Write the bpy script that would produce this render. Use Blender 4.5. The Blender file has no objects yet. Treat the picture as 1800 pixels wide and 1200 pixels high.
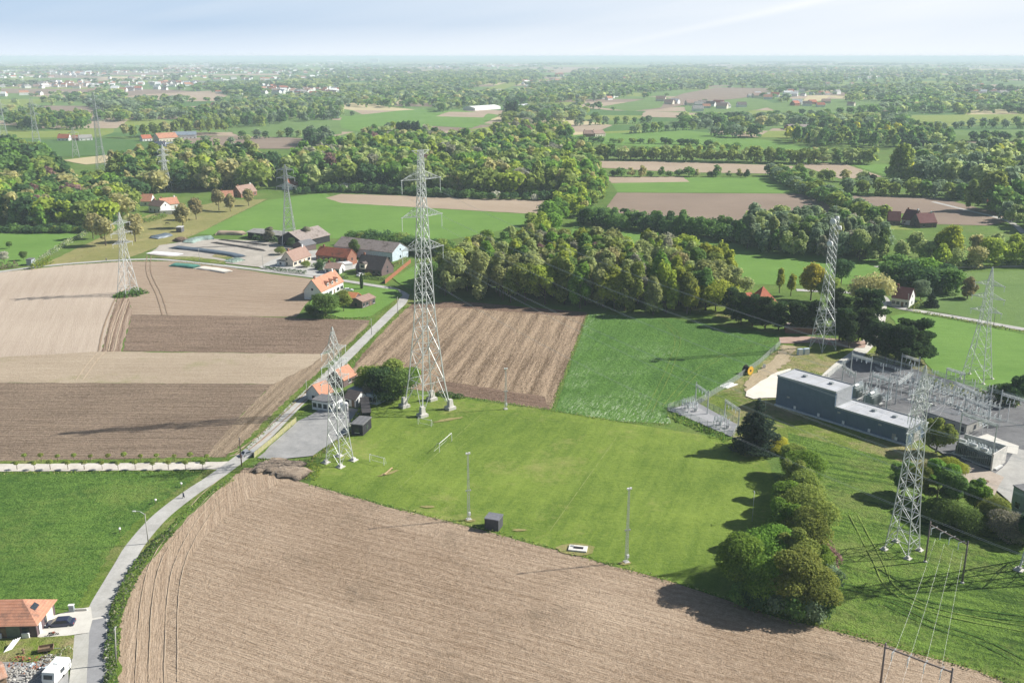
import bpy, math, random
import numpy as np
from mathutils import Vector, Matrix
from mathutils.geometry import intersect_point_tri_2d
R = math.radians
random.seed(7); rng = np.random.default_rng(7)
sc = bpy.context.scene
C = sc.collection
# ---------------------------------------------------------------- camera
FPX, CX, CY, HOR, CAMZ = 1677.0, 900.0, 600.0, 99.0, 100.0
PITCH = math.atan((CY - HOR) / FPX)
cam = bpy.data.cameras.new("camera"); camo = bpy.data.objects.new("camera", cam); C.objects.link(camo)
camo.location = (0, 0, CAMZ); camo.rotation_euler = (math.pi / 2 - PITCH, 0, 0)
cam.sensor_width = 36; cam.lens = FPX / 1800 * 36; cam.clip_start = 1; cam.clip_end = 200000
sc.camera = camo
# ---------------------------------------------------------------- light
SUN_EL, SUN_AZ = R(36.5), R(11.5)          # azimuth measured from +X towards +Y
sunv = Vector((math.cos(SUN_EL) * math.cos(SUN_AZ), math.cos(SUN_EL) * math.sin(SUN_AZ), math.sin(SUN_EL)))
sl = bpy.data.lights.new("sun", 'SUN'); sl.energy = 5.0; sl.angle = R(0.6); sl.color = (1, .965, .9)
so = bpy.data.objects.new("sun", sl); C.objects.link(so)
so.rotation_euler = sunv.to_track_quat('Z', 'Y').to_euler(); so.location = (300, 60, 250)
sc.view_settings.view_transform = 'Standard'; sc.view_settings.look = 'None'
sc.view_settings.exposure = 0.68; sc.view_settings.gamma = 1
W = bpy.data.worlds.new("World"); sc.world = W; W.use_nodes = True

class NT:
    def __init__(s, tree):
        s.t = tree; tree.nodes.clear()
    def n(s, typ, ins=None, **kw):
        nd = s.t.nodes.new(typ)
        for k, v in kw.items(): setattr(nd, k, v)
        for k, v in (ins or {}).items():
            sk = nd.inputs[k]
            if isinstance(v, bpy.types.NodeSocket): s.t.links.new(v, sk)
            else: sk.default_value = v
        return nd
    def m(s, op, a, b=0.0, c=None, clamp=False):
        d = {0: a, 1: b}
        if c is not None: d[2] = c
        return s.n('ShaderNodeMath', d, operation=op, use_clamp=clamp).outputs[0]
    def noise(s, vec, scale, detail=4, rough=.55, dist=0.0):
        return s.n('ShaderNodeTexNoise', {'Vector': vec, 'Scale': scale, 'Detail': detail, 'Roughness': rough, 'Distortion': dist}).outputs[0]
    def mix(s, f, a, b, mode='MIX'):
        nd = s.n('ShaderNodeMix', data_type='RGBA', blend_type=mode)
        for i, v in ((0, f), (6, a), (7, b)):
            sk = nd.inputs[i]
            if isinstance(v, bpy.types.NodeSocket): s.t.links.new(v, sk)
            else: sk.default_value = v if i == 0 else (tuple(v) + (1,))[:4]
        return nd.outputs[2]
    def ramp(s, f, lo, hi, a=0.0, b=1.0):
        return s.n('ShaderNodeMapRange', {0: f, 1: lo, 2: hi, 3: a, 4: b}).outputs[0]
    def out(s, surf=None, vol=None):
        o = s.n('ShaderNodeOutputMaterial')
        if surf is not None: s.t.links.new(surf, o.inputs[0])
        if vol is not None: s.t.links.new(vol, o.inputs[1])

w = NT(W.node_tree)
sky = w.n('ShaderNodeTexSky', sky_type='NISHITA', sun_disc=False, sun_elevation=SUN_EL,
          sun_rotation=math.pi / 2 - SUN_AZ, altitude=100, air_density=1.0, dust_density=1.2, ozone_density=1.5)
geo = w.n('ShaderNodeNewGeometry')
tc = w.n('ShaderNodeTexCoord')
sep = w.n('ShaderNodeSeparateXYZ', {0: tc.outputs['Generated']})
dx, dy, dz = sep.outputs
ratio = w.m('DIVIDE', dx, w.m('MAXIMUM', dy, .05))
# high thin cloud: streaks that run obliquely up to the right, in direction space
su = w.m('ADD', ratio, w.m('MULTIPLY', dz, -5.0))
cv = w.n('ShaderNodeCombineXYZ', {0: w.m('MULTIPLY', su, 3.0), 1: w.m('MULTIPLY', dz, 9.0), 2: 3.7})
n1 = w.noise(cv.outputs[0], 1.6, 5, .5, .6)
cv2 = w.n('ShaderNodeCombineXYZ', {0: w.m('MULTIPLY', su, 1.2), 1: w.m('MULTIPLY', dz, 4.0), 2: 9.1})
n2 = w.noise(cv2.outputs[0], 1.5, 3, .5)
side = w.ramp(ratio, -.35, .4)
cl = w.m('ADD', w.m('MULTIPLY', w.ramp(n1, .45, .75), .14), w.m('MULTIPLY', w.ramp(n2, .4, .7), .25))
cl = w.m('ADD', cl, w.m('MULTIPLY', side, .6), clamp=True)
bright = w.m('MULTIPLY', w.ramp(w.m('ABSOLUTE', w.m('SUBTRACT', su, .05)), .0, .13, 1, 0), w.ramp(dz, .0, .05, .55, 1))
cl = w.m('MAXIMUM', cl, w.m('MULTIPLY', bright, .95), clamp=True)
base = w.mix(.85, sky.outputs[0], (6.3, 8.5, 11.4))
hz = w.ramp(dz, .0, .03, .85, 0)
base = w.mix(hz, base, (10.6, 11.6, 12.7))
skyc = w.mix(cl, base, (12.2, 12.5, 12.8))
skyc = w.mix(w.ramp(dz, .055, .24), skyc, sky.outputs[0])
bg = w.n('ShaderNodeBackground', {0: skyc, 1: .052})
wo = w.n('ShaderNodeOutputWorld'); w.t.links.new(bg.outputs[0], wo.inputs[0])

cy = sc.cycles
cy.use_denoising = True; cy.max_bounces = 6; cy.diffuse_bounces = 4; cy.glossy_bounces = 2
cy.transmission_bounces = 3; cy.volume_bounces = 1; cy.transparent_max_bounces = 6
cy.use_adaptive_sampling = True; cy.adaptive_threshold = .015
cy.caustics_reflective = False; cy.caustics_refractive = False

# ---------------------------------------------------------------- geometry helpers
SP, CP = math.sin(PITCH), math.cos(PITCH)
def G(px, py, z=0.0):
    u, v = (px - CX) / FPX, (py - CY) / FPX
    dyy, dzz = CP - v * SP, -SP - v * CP
    t = (z - CAMZ) / dzz
    return Vector((u * t, dyy * t, z))
def proj(x, y, z=0.0):
    dz_ = z - CAMZ
    zc = y * CP - dz_ * SP
    return (CX + FPX * x / zc, CY + FPX * (-dz_ * CP - y * SP) / zc)
def mpp(py):                      # metres per photo pixel across, at ground row py
    p = G(900, py); return (p.y * CP + CAMZ * SP) / FPX

def tag(o, label=None, cat=None, group=None, kind=None):
    if label: o['label'] = label
    if cat: o['category'] = cat
    if group: o['group'] = group
    if kind: o['kind'] = kind
    return o
def empty(name, loc, rz=0, label=None, cat=None, group=None):
    o = bpy.data.objects.new(name, None); C.objects.link(o); o.empty_display_size = .3
    o.location = loc; o.rotation_euler = (0, 0, rz)
    return tag(o, label, cat, group)
def ncopy(o, parent=None):
    c = o.copy(); C.objects.link(c)
    if parent: c.parent = parent
    return c
def tree_copy(root):
    r = root.copy(); C.objects.link(r)
    for ch in root.children:
        c = ch.copy(); C.objects.link(c); c.parent = r
        for g in ch.children:
            d = g.copy(); C.objects.link(d); d.parent = c
    return r

class MB:
    def __init__(s): s.v = []; s.f = []; s.mi = []; s.cur = 0
    def add(s, vs, fs):
        b = len(s.v); s.v += [tuple(p) for p in vs]
        for f in fs: s.f.append([i + b for i in f]); s.mi.append(s.cur)
        return s
    def box(s, c, d, rz=0, taper=1.0, rx=0, ry=0):
        m = Matrix.Rotation(rz, 3, 'Z') @ Matrix.Rotation(rx, 3, 'X') @ Matrix.Rotation(ry, 3, 'Y')
        vs = []
        for z in (-1, 1):
            k = taper if z > 0 else 1
            for x, y in ((-1, -1), (1, -1), (1, 1), (-1, 1)):
                vs.append(Vector(c) + m @ Vector((x * d[0] / 2 * k, y * d[1] / 2 * k, z * d[2] / 2)))
        return s.add(vs, [(0, 3, 2, 1), (4, 5, 6, 7), (0, 1, 5, 4), (1, 2, 6, 5), (2, 3, 7, 6), (3, 0, 4, 7)])
    def tube(s, a, b, r0, r1=None, n=4, caps=True):
        a, b = Vector(a), Vector(b); r1 = r0 if r1 is None else r1
        d = (b - a)
        if d.length < 1e-6: return s
        d.normalize()
        x = d.cross(Vector((0, 0, 1)) if abs(d.z) < .95 else Vector((1, 0, 0))).normalized(); y = d.cross(x)
        vs = []
        for p, r in ((a, r0), (b, r1)):
            for i in range(n):
                t = 2 * math.pi * i / n + math.pi / 4
                vs.append(p + x * (r * math.cos(t)) + y * (r * math.sin(t)))
        fs = [(i, (i + 1) % n, n + (i + 1) % n, n + i) for i in range(n)]
        if caps: fs += [tuple(range(n))[::-1], tuple(range(n, 2 * n))]
        return s.add(vs, fs)
    def path(s, pts, r, n=4):
        for a, b in zip(pts[:-1], pts[1:]): s.tube(a, b, r, r, n, False)
        return s
    def lathe(s, c, prof, n=12):
        vs = []; 
        for r, z in prof:
            for i in range(n):
                t = 2 * math.pi * i / n; vs.append((c[0] + r * math.cos(t), c[1] + r * math.sin(t), c[2] + z))
        fs = []
        for k in range(len(prof) - 1):
            for i in range(n): fs.append((k * n + i, k * n + (i + 1) % n, (k + 1) * n + (i + 1) % n, (k + 1) * n + i))
        fs += [tuple(range(n))[::-1], tuple(range((len(prof) - 1) * n, len(prof) * n))]
        return s.add(vs, fs)
    def poly(s, pts, z=None):
        return s.add([(p[0], p[1], p[2] if z is None else z) for p in pts], [tuple(range(len(pts)))])
    def prism(s, pts, z0, z1):
        n = len(pts)
        vs = [(p[0], p[1], z0) for p in pts] + [(p[0], p[1], z1) for p in pts]
        return s.add(vs, [tuple(range(n))[::-1], tuple(range(n, 2 * n))] + [(i, (i + 1) % n, n + (i + 1) % n, n + i) for i in range(n)])
    def blob(s, c, rad, seed=0, n=10, m=6, jit=.15):
        r_ = random.Random(seed); vs = [(c[0], c[1], c[2] - rad[2])]
        for j in range(1, m):
            ph = -math.pi / 2 + math.pi * j / m
            for i in range(n):
                t = 2 * math.pi * i / n; k = 1 + r_.uniform(-jit, jit)
                vs.append((c[0] + rad[0] * k * math.cos(ph) * math.cos(t), c[1] + rad[1] * k * math.cos(ph) * math.sin(t), c[2] + rad[2] * k * math.sin(ph)))
        vs.append((c[0], c[1], c[2] + rad[2])); fs = []
        for i in range(n):
            fs.append((0, 1 + (i + 1) % n, 1 + i))
            for j in range(m - 2): fs.append((1 + j * n + i, 1 + j * n + (i + 1) % n, 1 + (j + 1) * n + (i + 1) % n, 1 + (j + 1) * n + i))
            fs.append((1 + (m - 2) * n + i, 1 + (m - 2) * n + (i + 1) % n, len(vs) - 1))
        return s.add(vs, fs)
    def mesh(s, name, mats, smooth=False):
        me = bpy.data.meshes.new(name); me.from_pydata(s.v, [], s.f)
        for m_ in (mats if isinstance(mats, (list, tuple)) else [mats]): me.materials.append(m_)
        if isinstance(mats, (list, tuple)): me.polygons.foreach_set('material_index', s.mi)
        if smooth: me.polygons.foreach_set('use_smooth', [True] * len(me.polygons))
        me.update(); return me
    def build(s, name, mats, parent=None, smooth=False, **tg):
        o = bpy.data.objects.new(name, s.mesh(name, mats, smooth)); C.objects.link(o)
        if parent: o.parent = parent
        return tag(o, **tg)

# ---------------------------------------------------------------- materials
def newmat(name):
    m = bpy.data.materials.new(name); m.use_nodes = True; return m, NT(m.node_tree)
def pos_along(t, ang):
    g = t.n('ShaderNodeNewGeometry')
    mp = t.n('ShaderNodeMapping', {0: g.outputs['Position'], 'Rotation': (0, 0, -ang)}, vector_type='POINT')
    return g.outputs['Position'], mp.outputs[0]
def scalev(t, v, s): return t.n('ShaderNodeVectorMath', {0: v, 1: s}, operation='MULTIPLY').outputs[0]
def bumped(t, h, strength, dist):
    return t.n('ShaderNodeBump', {'Strength': strength, 'Distance': dist, 'Height': h}).outputs[0]
def princ(t, col, rough=.9, spec=.15, normal=None, metal=0.0):
    ins = {'Base Color': col if isinstance(col, bpy.types.NodeSocket) else tuple(col) + (1,), 'Roughness': rough, 'Specular IOR Level': spec, 'Metallic': metal}
    if normal is not None: ins['Normal'] = normal
    return t.n('ShaderNodeBsdfPrincipled', ins).outputs[0]
def plain(name, col, rough=.7, spec=.3, metal=0.0, var=.18, scale=1.3, bump=0.0):
    m, t = newmat(name); g = t.n('ShaderNodeTexCoord').outputs['Object']
    n = t.noise(g, scale, 5, .6)
    dark = tuple(c * (1 - var) for c in col); lite = tuple(min(.95, c * (1 + var)) for c in col)
    c = t.mix(t.ramp(n, .3, .7), dark, lite)
    nb = bumped(t, t.noise(g, scale * 6, 3), bump, .05) if bump else None
    t.out(princ(t, c, rough, spec, nb, metal)); return m
def soil(name, a, b, ang, period=0.0, pw=.4, streak=.5, fine=.5, blot=.35, bump=.6, c3=None, wobs=.8):
    """bare earth: a dark, b pale; rows run along ang"""
    m, t = newmat(name); P, Q = pos_along(t, ang)
    big = t.noise(P, .018, 4, .55)
    st = t.noise(scalev(t, Q, (.035, .75, 0)), 1.0, 5, .65)
    st2 = t.noise(scalev(t, Q, (.3, 2.6, 0)), 1.0, 3, .6)
    fn = t.noise(P, .95, 6, .72)
    fn2 = t.noise(P, 3.1, 3, .7)
    f = t.m('MULTIPLY', t.ramp(big, .32, .68, -.5, .5), blot)
    f = t.m('ADD', f, t.m('MULTIPLY', t.ramp(st, .3, .7, -.5, .5), streak))
    f = t.m('ADD', f, t.m('MULTIPLY', t.ramp(st2, .3, .7, -.5, .5), streak * .7))
    f = t.m('ADD', f, t.m('MULTIPLY', t.ramp(fn, .3, .7, -.5, .5), fine))
    f = t.m('ADD', f, t.m('MULTIPLY', t.ramp(fn2, .3, .7, -.5, .5), fine * .8))
    h = t.m('ADD', t.m('MULTIPLY', fn2, .5), t.m('ADD', fn, st2))
    if period:
        sy = t.n('ShaderNodeSeparateXYZ', {0: Q}).outputs[1]
        wob = t.m('MULTIPLY', t.noise(P, .12, 3), wobs)
        wv = t.m('SINE', t.m('MULTIPLY', t.m('ADD', sy, wob), 2 * math.pi / period))
        gate = t.ramp(t.noise(scalev(t, Q, (.02, .12, 0)), 1, 2), .3, .6, .35, 1)
        f = t.m('ADD', f, t.m('MULTIPLY', t.m('MULTIPLY', wv, gate), pw * .5))
    f = t.m('ADD', f, .5, clamp=True)
    c = t.mix(f, a, b)
    if c3:
        k = t.ramp(t.noise(P, .05, 5, .7), .56, .7, 0, 1)
        c = t.mix(t.m('MULTIPLY', k, .6), c, c3)
    t.out(princ(t, c, .95, .1, bumped(t, h, bump, .35))); return m
def grass(name, a, b, ang=0.0, streak=.3, fine=.5, blot=.6, dry=None, dryamt=.5, scratch=None, bump=.7, period=0, pw=.0, drylo=.5, bd=.4):
    m, t = newmat(name); P, Q = pos_along(t, ang)
    big = t.noise(P, .022, 5, .6); mid = t.noise(P, .16, 5, .65); fn = t.noise(P, .9, 5, .75); f2 = t.noise(P, 3.0, 3, .7)
    st = t.noise(scalev(t, Q, (.05, .55, 0)), 1.0, 5, .6)
    f = t.m('MULTIPLY', t.ramp(big, .32, .68, -.5, .5), blot)
    f = t.m('ADD', f, t.m('MULTIPLY', t.ramp(mid, .3, .7, -.5, .5), blot * .6))
    f = t.m('ADD', f, t.m('MULTIPLY', t.ramp(fn, .3, .7, -.5, .5), fine))
    f = t.m('ADD', f, t.m('MULTIPLY', t.ramp(f2, .3, .7, -.5, .5), fine * .7))
    f = t.m('ADD', f, t.m('MULTIPLY', t.ramp(st, .3, .7, -.5, .5), streak))
    if period:
        sy = t.n('ShaderNodeSeparateXYZ', {0: Q}).outputs[1]
        f = t.m('ADD', f, t.m('MULTIPLY', t.m('SINE', t.m('MULTIPLY', sy, 2 * math.pi / period)), pw))
    c = t.mix(t.m('ADD', f, .5, clamp=True), a, b)
    if dry:
        d = t.m('ADD', t.noise(P, .035, 6, .7), t.m('MULTIPLY', t.m('SUBTRACT', t.noise(P, .5, 4, .7), .5), .35))
        c = t.mix(t.m('MULTIPLY', t.ramp(d, drylo, drylo + .16), dryamt), c, dry)
    if scratch:
        # pale flattened-leaf streaks across the crop
        s1 = t.noise(scalev(t, Q, (.25, 1.6, 0)), 1.0, 4, .7, 1.2)
        msk = t.ramp(t.noise(P, .022, 3), .47, .66)
        c = t.mix(t.m('MULTIPLY', t.ramp(s1, .52, .64), t.m('MULTIPLY', msk, .8)), c, scratch)
    h = t.m('ADD', t.m('ADD', fn, t.m('MULTIPLY', f2, .5)), t.m('MULTIPLY', mid, 1.5))
    t.out(princ(t, c, .9, .12, bumped(t, h, bump, bd))); return m
def paved(name, a, b, scale=.5, rough=.85, joints=0.0, ang=0.0):
    m, t = newmat(name); P, Q = pos_along(t, ang)
    n = t.noise(P, scale, 6, .65); n2 = t.noise(P, scale * 6, 4, .7); n3 = t.noise(P, .08, 3)
    f = t.m('ADD', t.m('MULTIPLY', n, .45), t.m('ADD', t.m('MULTIPLY', n2, .3), t.m('MULTIPLY', n3, .25)))
    c = t.mix(t.ramp(f, .38, .62), a, b)
    if joints:
        sx = t.n('ShaderNodeSeparateXYZ', {0: Q}).outputs[0]
        j = t.ramp(t.m('ABSOLUTE', t.m('SUBTRACT', t.m('FRACT', t.m('DIVIDE', sx, joints)), .5)), .48, .5)
        c = t.mix(t.m('MULTIPLY', j, .5), c, tuple(x * .5 for x in a))
    t.out(princ(t, c, rough, .25, bumped(t, n2, .25, .05))); return m
def roofmat(name, a, b, corr=0.0, moss=None, rough=.8):
    m, t = newmat(name); g = t.n('ShaderNodeTexCoord').outputs['Object']
    n = t.noise(g, .9, 6, .7); n2 = t.noise(scalev(t, g, (6, 6, 9)), 1.0, 3, .6)
    f = t.m('ADD', t.m('MULTIPLY', n, .6), t.m('MULTIPLY', n2, .4))
    c = t.mix(t.ramp(f, .36, .64), a, b)
    if moss: c = t.mix(t.ramp(t.noise(g, .35, 6, .75), .52, .64), c, moss)
    sp = t.n('ShaderNodeSeparateXYZ', {0: g})
    rw = t.m('SINE', t.m('MULTIPLY', sp.outputs[2], 20.0)) if not corr else t.m('SINE', t.m('MULTIPLY', sp.outputs[0], corr))
    c = t.mix(t.m('MULTIPLY', t.ramp(rw, -1, 1), .22), c, tuple(x * .55 for x in a))
    t.out(princ(t, c, rough, .2, bumped(t, rw, .4, .04))); return m
def leafmat(name, col, var=.32, trans=.54):
    m, t = newmat(name)
    oi = t.n('ShaderNodeObjectInfo'); g = t.n('ShaderNodeNewGeometry')
    cl = t.noise(g.outputs['Position'], .35, 3, .6)
    f = t.m('ADD', t.m('MULTIPLY', g.outputs['Random Per Island'], .5), t.m('MULTIPLY', cl, .5))
    lo = (col[0] * (1 - var), col[1] * (1 - var * .85), col[2] * (1 - var * .6)); hi = (col[0] * (1 + var * 1.15), col[1] * (1 + var * .95), col[2] * (1 + var * .3))
    c = t.mix(t.ramp(f, .25, .75), lo, hi)
    hs = t.n('ShaderNodeHueSaturation', {'Hue': t.ramp(oi.outputs['Random'], 0, 1, .485, .512), 'Saturation': 1.0,
             'Value': t.ramp(oi.outputs['Random'], 0, 1, .85, 1.18), 'Color': c}).outputs[0]
    d = t.n('ShaderNodeBsdfDiffuse', {0: hs}).outputs[0]; tr = t.n('ShaderNodeBsdfTranslucent', {0: hs}).outputs[0]
    t.out(t.n('ShaderNodeMixShader', {0: trans, 1: d, 2: tr}).outputs[0]); return m

LEAF = {k: leafmat('leaves_' + k, tuple(min(.6, x * ((2.1, 2.0, 2.5)[i_] if k not in ('white blossom', 'blue green', 'pine green') else 1.25)) for i_, x in enumerate(c))) for k, c in {
    'olive': (.13, .165, .036), 'yellow green': (.18, .22, .032), 'fresh green': (.10, .17, .027), 'mid green': (.08, .135, .032),
    'dark green': (.042, .078, .026), 'tan': (.205, .2, .082), 'purple': (.12, .078, .062), 'pale green': (.18, .215, .075),
    'grey green': (.15, .155, .095), 'blue green': (.042, .066, .048), 'pine green': (.05, .085, .034), 'golden': (.25, .25, .035), 'white blossom': (.5, .5, .42),
    'sage': (.11, .15, .075)}.items()}
BARK = plain('bark', (.11, .09, .065), .95, .1, scale=3)
STEEL = plain('galvanised_steel', (.52, .54, .53), .5, .5, .3, .14)
STEELD = plain('weathered_steel', (.34, .36, .36), .55, .4, .2, .12)
CONC = plain('pedestal_concrete', (.52, .50, .46), .9, .2, scale=.8)
CERAM = plain('insulator_glass', (.72, .76, .75), .25, .6, 0, .08)
WHITE = plain('white_paint', (.74, .74, .72), .6, .3, 0, .06)
WHITEWASH = plain('whitewashed_wall', (.68, .68, .66), .85, .2, 0, .08)
CREAM = plain('cream_wall', (.62, .56, .46), .85, .2, 0, .1)
BRICK = plain('red_brick', (.26, .13, .09), .9, .15, 0, .22, 2)
BRICKD = plain('dark_brick', (.14, .105, .10), .9, .15, 0, .2, 2)
GLASS = plain('window_glass', (.035, .045, .055), .12, .6, 0, .2)
DARK = plain('dark_boards', (.03, .03, .034), .8, .2, 0, .2)
BLACK = plain('black_rubber', (.02, .02, .02), .8, .2)
WOOD = plain('weathered_wood', (.21, .15, .10), .9, .15, 0, .25, 2)
POLEW = plain('pole_concrete', (.36, .35, .32), .9, .2)
WOODP = plain('pole_timber', (.19, .14, .105), .9, .2)
ORANGE = roofmat('orange_tiles', (.40, .185, .115), (.54, .28, .185), moss=(.26, .15, .11))
REDT = roofmat('red_tiles', (.33, .10, .06), (.48, .17, .10), moss=(.16, .09, .07))
MAROON = roofmat('maroon_tiles', (.13, .05, .05), (.2, .085, .08))
BROWNT = roofmat('brown_tiles', (.25, .16, .13), (.36, .25, .20))
DARKT = roofmat('slate_brown_tiles', (.10, .085, .08), (.17, .14, .125))
FIBRE = roofmat('fibre_cement_roof', (.25, .24, .23), (.38, .37, .35), corr=9, moss=(.17, .16, .13))
FIBREB = roofmat('mossy_barn_roof', (.24, .20, .18), (.36, .31, .28), corr=9, moss=(.14, .11, .09))
GREYROOF = roofmat('felt_roof', (.13, .13, .135), (.20, .20, .205), corr=5)
# ---------------------------------------------------------------- ground and fields
def angle(p0, p1):
    a, b = G(*p0), G(*p1); return math.atan2(b.y - a.y, b.x - a.x)
def wobble(pts, step, amp, closed=True):
    out = []; n = len(pts)
    for i in range(n if closed else n - 1):
        a, b = pts[i], pts[(i + 1) % n]; d = (b - a).length; k = max(1, min(80, int(d / step)))
        nrm = Vector((-(b - a).y, (b - a).x, 0)).normalized() if d > 0 else Vector((0, 0, 0))
        for j in range(k):
            o = random.uniform(-amp, amp) if j else random.uniform(-amp, amp) * .4
            out.append(a.lerp(b, j / k) + nrm * o)
    return out
ZL = [0.02]
FIELDS_PX = []
def field(name, pts, mat, amp=.35, step=3.5, far=False):
    ZL[0] += .004
    wp = [G(*p) for p in pts]
    d = min(p.y for p in wp)
    if far: amp, step = 2.0, 25
    z = ZL[0] + (.15 if far else 0)
    FIELDS_PX.append([(p.x, p.y) for p in wp])
    MB().poly(wobble(wp, step, amp), z).build(name, mat, kind='structure')
base_green = grass('meadow_grass', (.07, .125, .025), (.135, .215, .042), .3, dry=(.2, .2, .07), dryamt=.35)
MB().poly([(-60000, -800, 0), (60000, -800, 0), (60000, 60000, 0), (-60000, 60000, 0)]).build('ground', base_green, kind='structure')

TAN = dict(a=(.25, .175, .125), b=(.46, .36, .27))
m_front = soil('seeded_soil', (.24, .170, .112), (.445, .343, .248), angle((500, 900), (1500, 1130)), 1.9, .22, .45, .8, .8, 1.0, c3=(.19, .145, .10))
m_frontL = soil('headland_soil', (.25, .178, .119), (.455, .352, .255), angle((250, 1150), (262, 1000)), 1.9, .28, .4, .5, .15, .6)
m_pale = soil('pale_dry_soil', (.33, .26, .20), (.50, .42, .335), angle((60, 600), (120, 480)), 6, .12, .35, .25, .35, .3)
m_mid = soil('rolled_soil', (.235, .17, .118), (.40, .315, .235), angle((250, 520), (540, 535)), 3, .25, .55, .4, .35, .5)
m_dark = soil('ploughed_soil', (.115, .08, .056), (.30, .22, .16), angle((230, 600), (600, 605)), 1.6, .35, .8, .9, .3, 1.0)
m_pale2 = soil('crusted_soil', (.28, .22, .155), (.45, .37, .275), angle((50, 650), (500, 650)), 0, 0, .5, .5, .45, .5, c3=(.25, .24, .12))
m_dark2 = soil('harrowed_soil', (.125, .09, .063), (.30, .228, .165), angle((50, 740), (400, 740)), 1.5, .3, .75, .8, .35, .9)
m_head = soil('headland_rows', (.17, .125, .082), (.36, .28, .195), angle((420, 790), (640, 575)), 3, .5, .6, .6, .3, .8)
m_strip = soil('striped_plough', (.12, .082, .052), (.40, .30, .205), angle((970, 710), (1033, 552)), 6.4, .42, .8, .95, .2, .7, wobs=.3)
m_strip2 = soil('cross_plough', (.11, .072, .05), (.26, .18, .13), angle((770, 680), (965, 705)), 1.3, .3, .7, .8, .2, 1.0)
m_pitch = grass('pitch_turf', (.095, .155, .022), (.195, .265, .045), angle((847, 727), (703, 857)), .45, .7, .8, dry=(.30, .29, .10), dryamt=.65, bump=.5, period=11, pw=.05, drylo=.55)
m_crop = grass('tall_crop', (.045, .11, .022), (.135, .26, .05), angle((1040, 730), (1190, 560)), .4, .8, .4, scratch=(.55, .62, .45), bump=1.0, bd=.7)
m_lush = grass('lush_crop', (.05, .12, .02), (.15, .26, .045), angle((0, 900), (300, 880)), .5, 1.0, .8, dry=(.2, .27, .06), dryamt=.7, bump=1.0, bd=.9)
m_wild = grass('rough_meadow', (.05, .105, .015), (.175, .285, .045), angle((1500, 1050), (1800, 1120)), 1.3, 1.0, .6, dry=(.26, .29, .09), dryamt=.55, bump=1.0, bd=1.0)
m_rough = grass('rough_grass', (.08, .13, .02), (.20, .26, .045), .5, .4, .9, .8, dry=(.34, .28, .15), dryamt=.85, bump=1.0, drylo=.44, bd=.6)
m_mead = grass('bright_meadow', (.095, .19, .035), (.16, .275, .058), angle((600, 380), (900, 385)), .35, .25, .45, bump=.4)
m_past = grass('dry_pasture', (.17, .18, .055), (.30, .27, .11), .2, .3, .3, .6, dry=(.36, .3, .15), dryamt=.6)
m_verge = grass('verge_grass', (.06, .11, .016), (.16, .23, .04), .7, .2, .9, .5, dry=(.28, .25, .11), dryamt=.6, bump=1)
m_farG = grass('distant_green', (.095, .165, .045), (.16, .24, .07), .2, .4, .1, .5)
m_farG2 = grass('distant_deep_green', (.06, .13, .035), (.10, .18, .05), .2, .4, .1, .5)
m_farG3 = grass('distant_yellow_green', (.16, .22, .045), (.24, .28, .07), .2, .4, .1, .5)
m_farT = soil('distant_tan', (.30, .23, .165), (.42, .335, .25), .1, 0, 0, .4, .15, .5, .2)
m_farB = soil('distant_brown', (.20, .15, .115), (.28, .215, .165), .1, 0, 0, .4, .15, .5, .2)
m_farY = soil('distant_straw', (.42, .35, .2), (.53, .45, .28), .1, 0, 0, .3, .1, .4, .1)

# lower right rough meadow and general rough ground first, then the fields over it
field('rough_ground', [(1290, 770), (1180, 722), (1280, 682), (1385, 600), (1520, 590), (1640, 640), (1900, 700), (1900, 900), (1500, 830)], m_rough)
field('meadow', [(1385, 760), (1600, 815), (1700, 860), (1950, 940), (2100, 1400), (1720, 1190), (1437, 1098), (1380, 1000)], m_wild)
field('sports_field', [(545, 850), (560, 815), (600, 765), (640, 742), (662, 700), (700, 692), (800, 698), (975, 722), (1190, 757), (1288, 772), (1345, 800), (1420, 1000), (1437, 1098),
      (1283, 1054), (1200, 1027), (960, 960), (830, 925), (700, 893)], m_pitch)
field('sown_field', [(428, 822), (375, 868), (330, 908), (292, 952), (258, 992), (233, 1032), (217, 1075), (207, 1125), (203, 1200), (200, 1420), (2200, 1420), (1721, 1179),
      (1558, 1133), (1437, 1100), (1383, 1090), (1283, 1056), (1200, 1029), (960, 962), (830, 927), (700, 895), (545, 852), (500, 838), (470, 822)], m_front)
field('field_headland', [(428, 826), (375, 872), (332, 912), (294, 956), (260, 996), (236, 1036), (220, 1078), (210, 1128), (206, 1200), (204, 1400), (300, 1400), (292, 1200),
      (290, 1100), (300, 1040), (330, 985), (372, 930), (430, 880), (500, 842)], m_frontL)
field('pale_field', [(-60, 480), (0, 479), (120, 466), (222, 459), (228, 500), (205, 525), (178, 618), (0, 628), (-60, 632)], m_pale)
field('tilled_field', [(222, 459), (300, 459), (380, 467), (480, 482), (560, 492), (575, 505), (545, 527), (520, 557), (232, 553), (226, 520)], m_mid)
field('ploughed_field', [(232, 553), (400, 555), (650, 563), (640, 590), (565, 622), (215, 617), (225, 580)], m_dark)
field('tillage_strip', [(205, 525), (228, 503), (226, 520), (232, 553), (222, 585), (213, 618), (178, 618), (190, 575)], soil('strip_soil', (.17, .115, .08), (.42, .32, .24), angle((178, 618), (205, 525)), 2.6, .9, .5, .5, .2, .9))
field('crusted_field', [(-60, 632), (0, 628), (178, 618), (565, 622), (590, 625), (540, 680), (480, 675), (-60, 672)], m_pale2)
field('harrowed_field', [(-60, 672), (480, 675), (420, 735), (360, 804), (-60, 812)], m_dark2)
field('headland', [(640, 568), (655, 570), (600, 620), (560, 662), (500, 720), (430, 790), (405, 803), (360, 804), (420, 735), (480, 675), (550, 640)], m_head)
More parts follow.
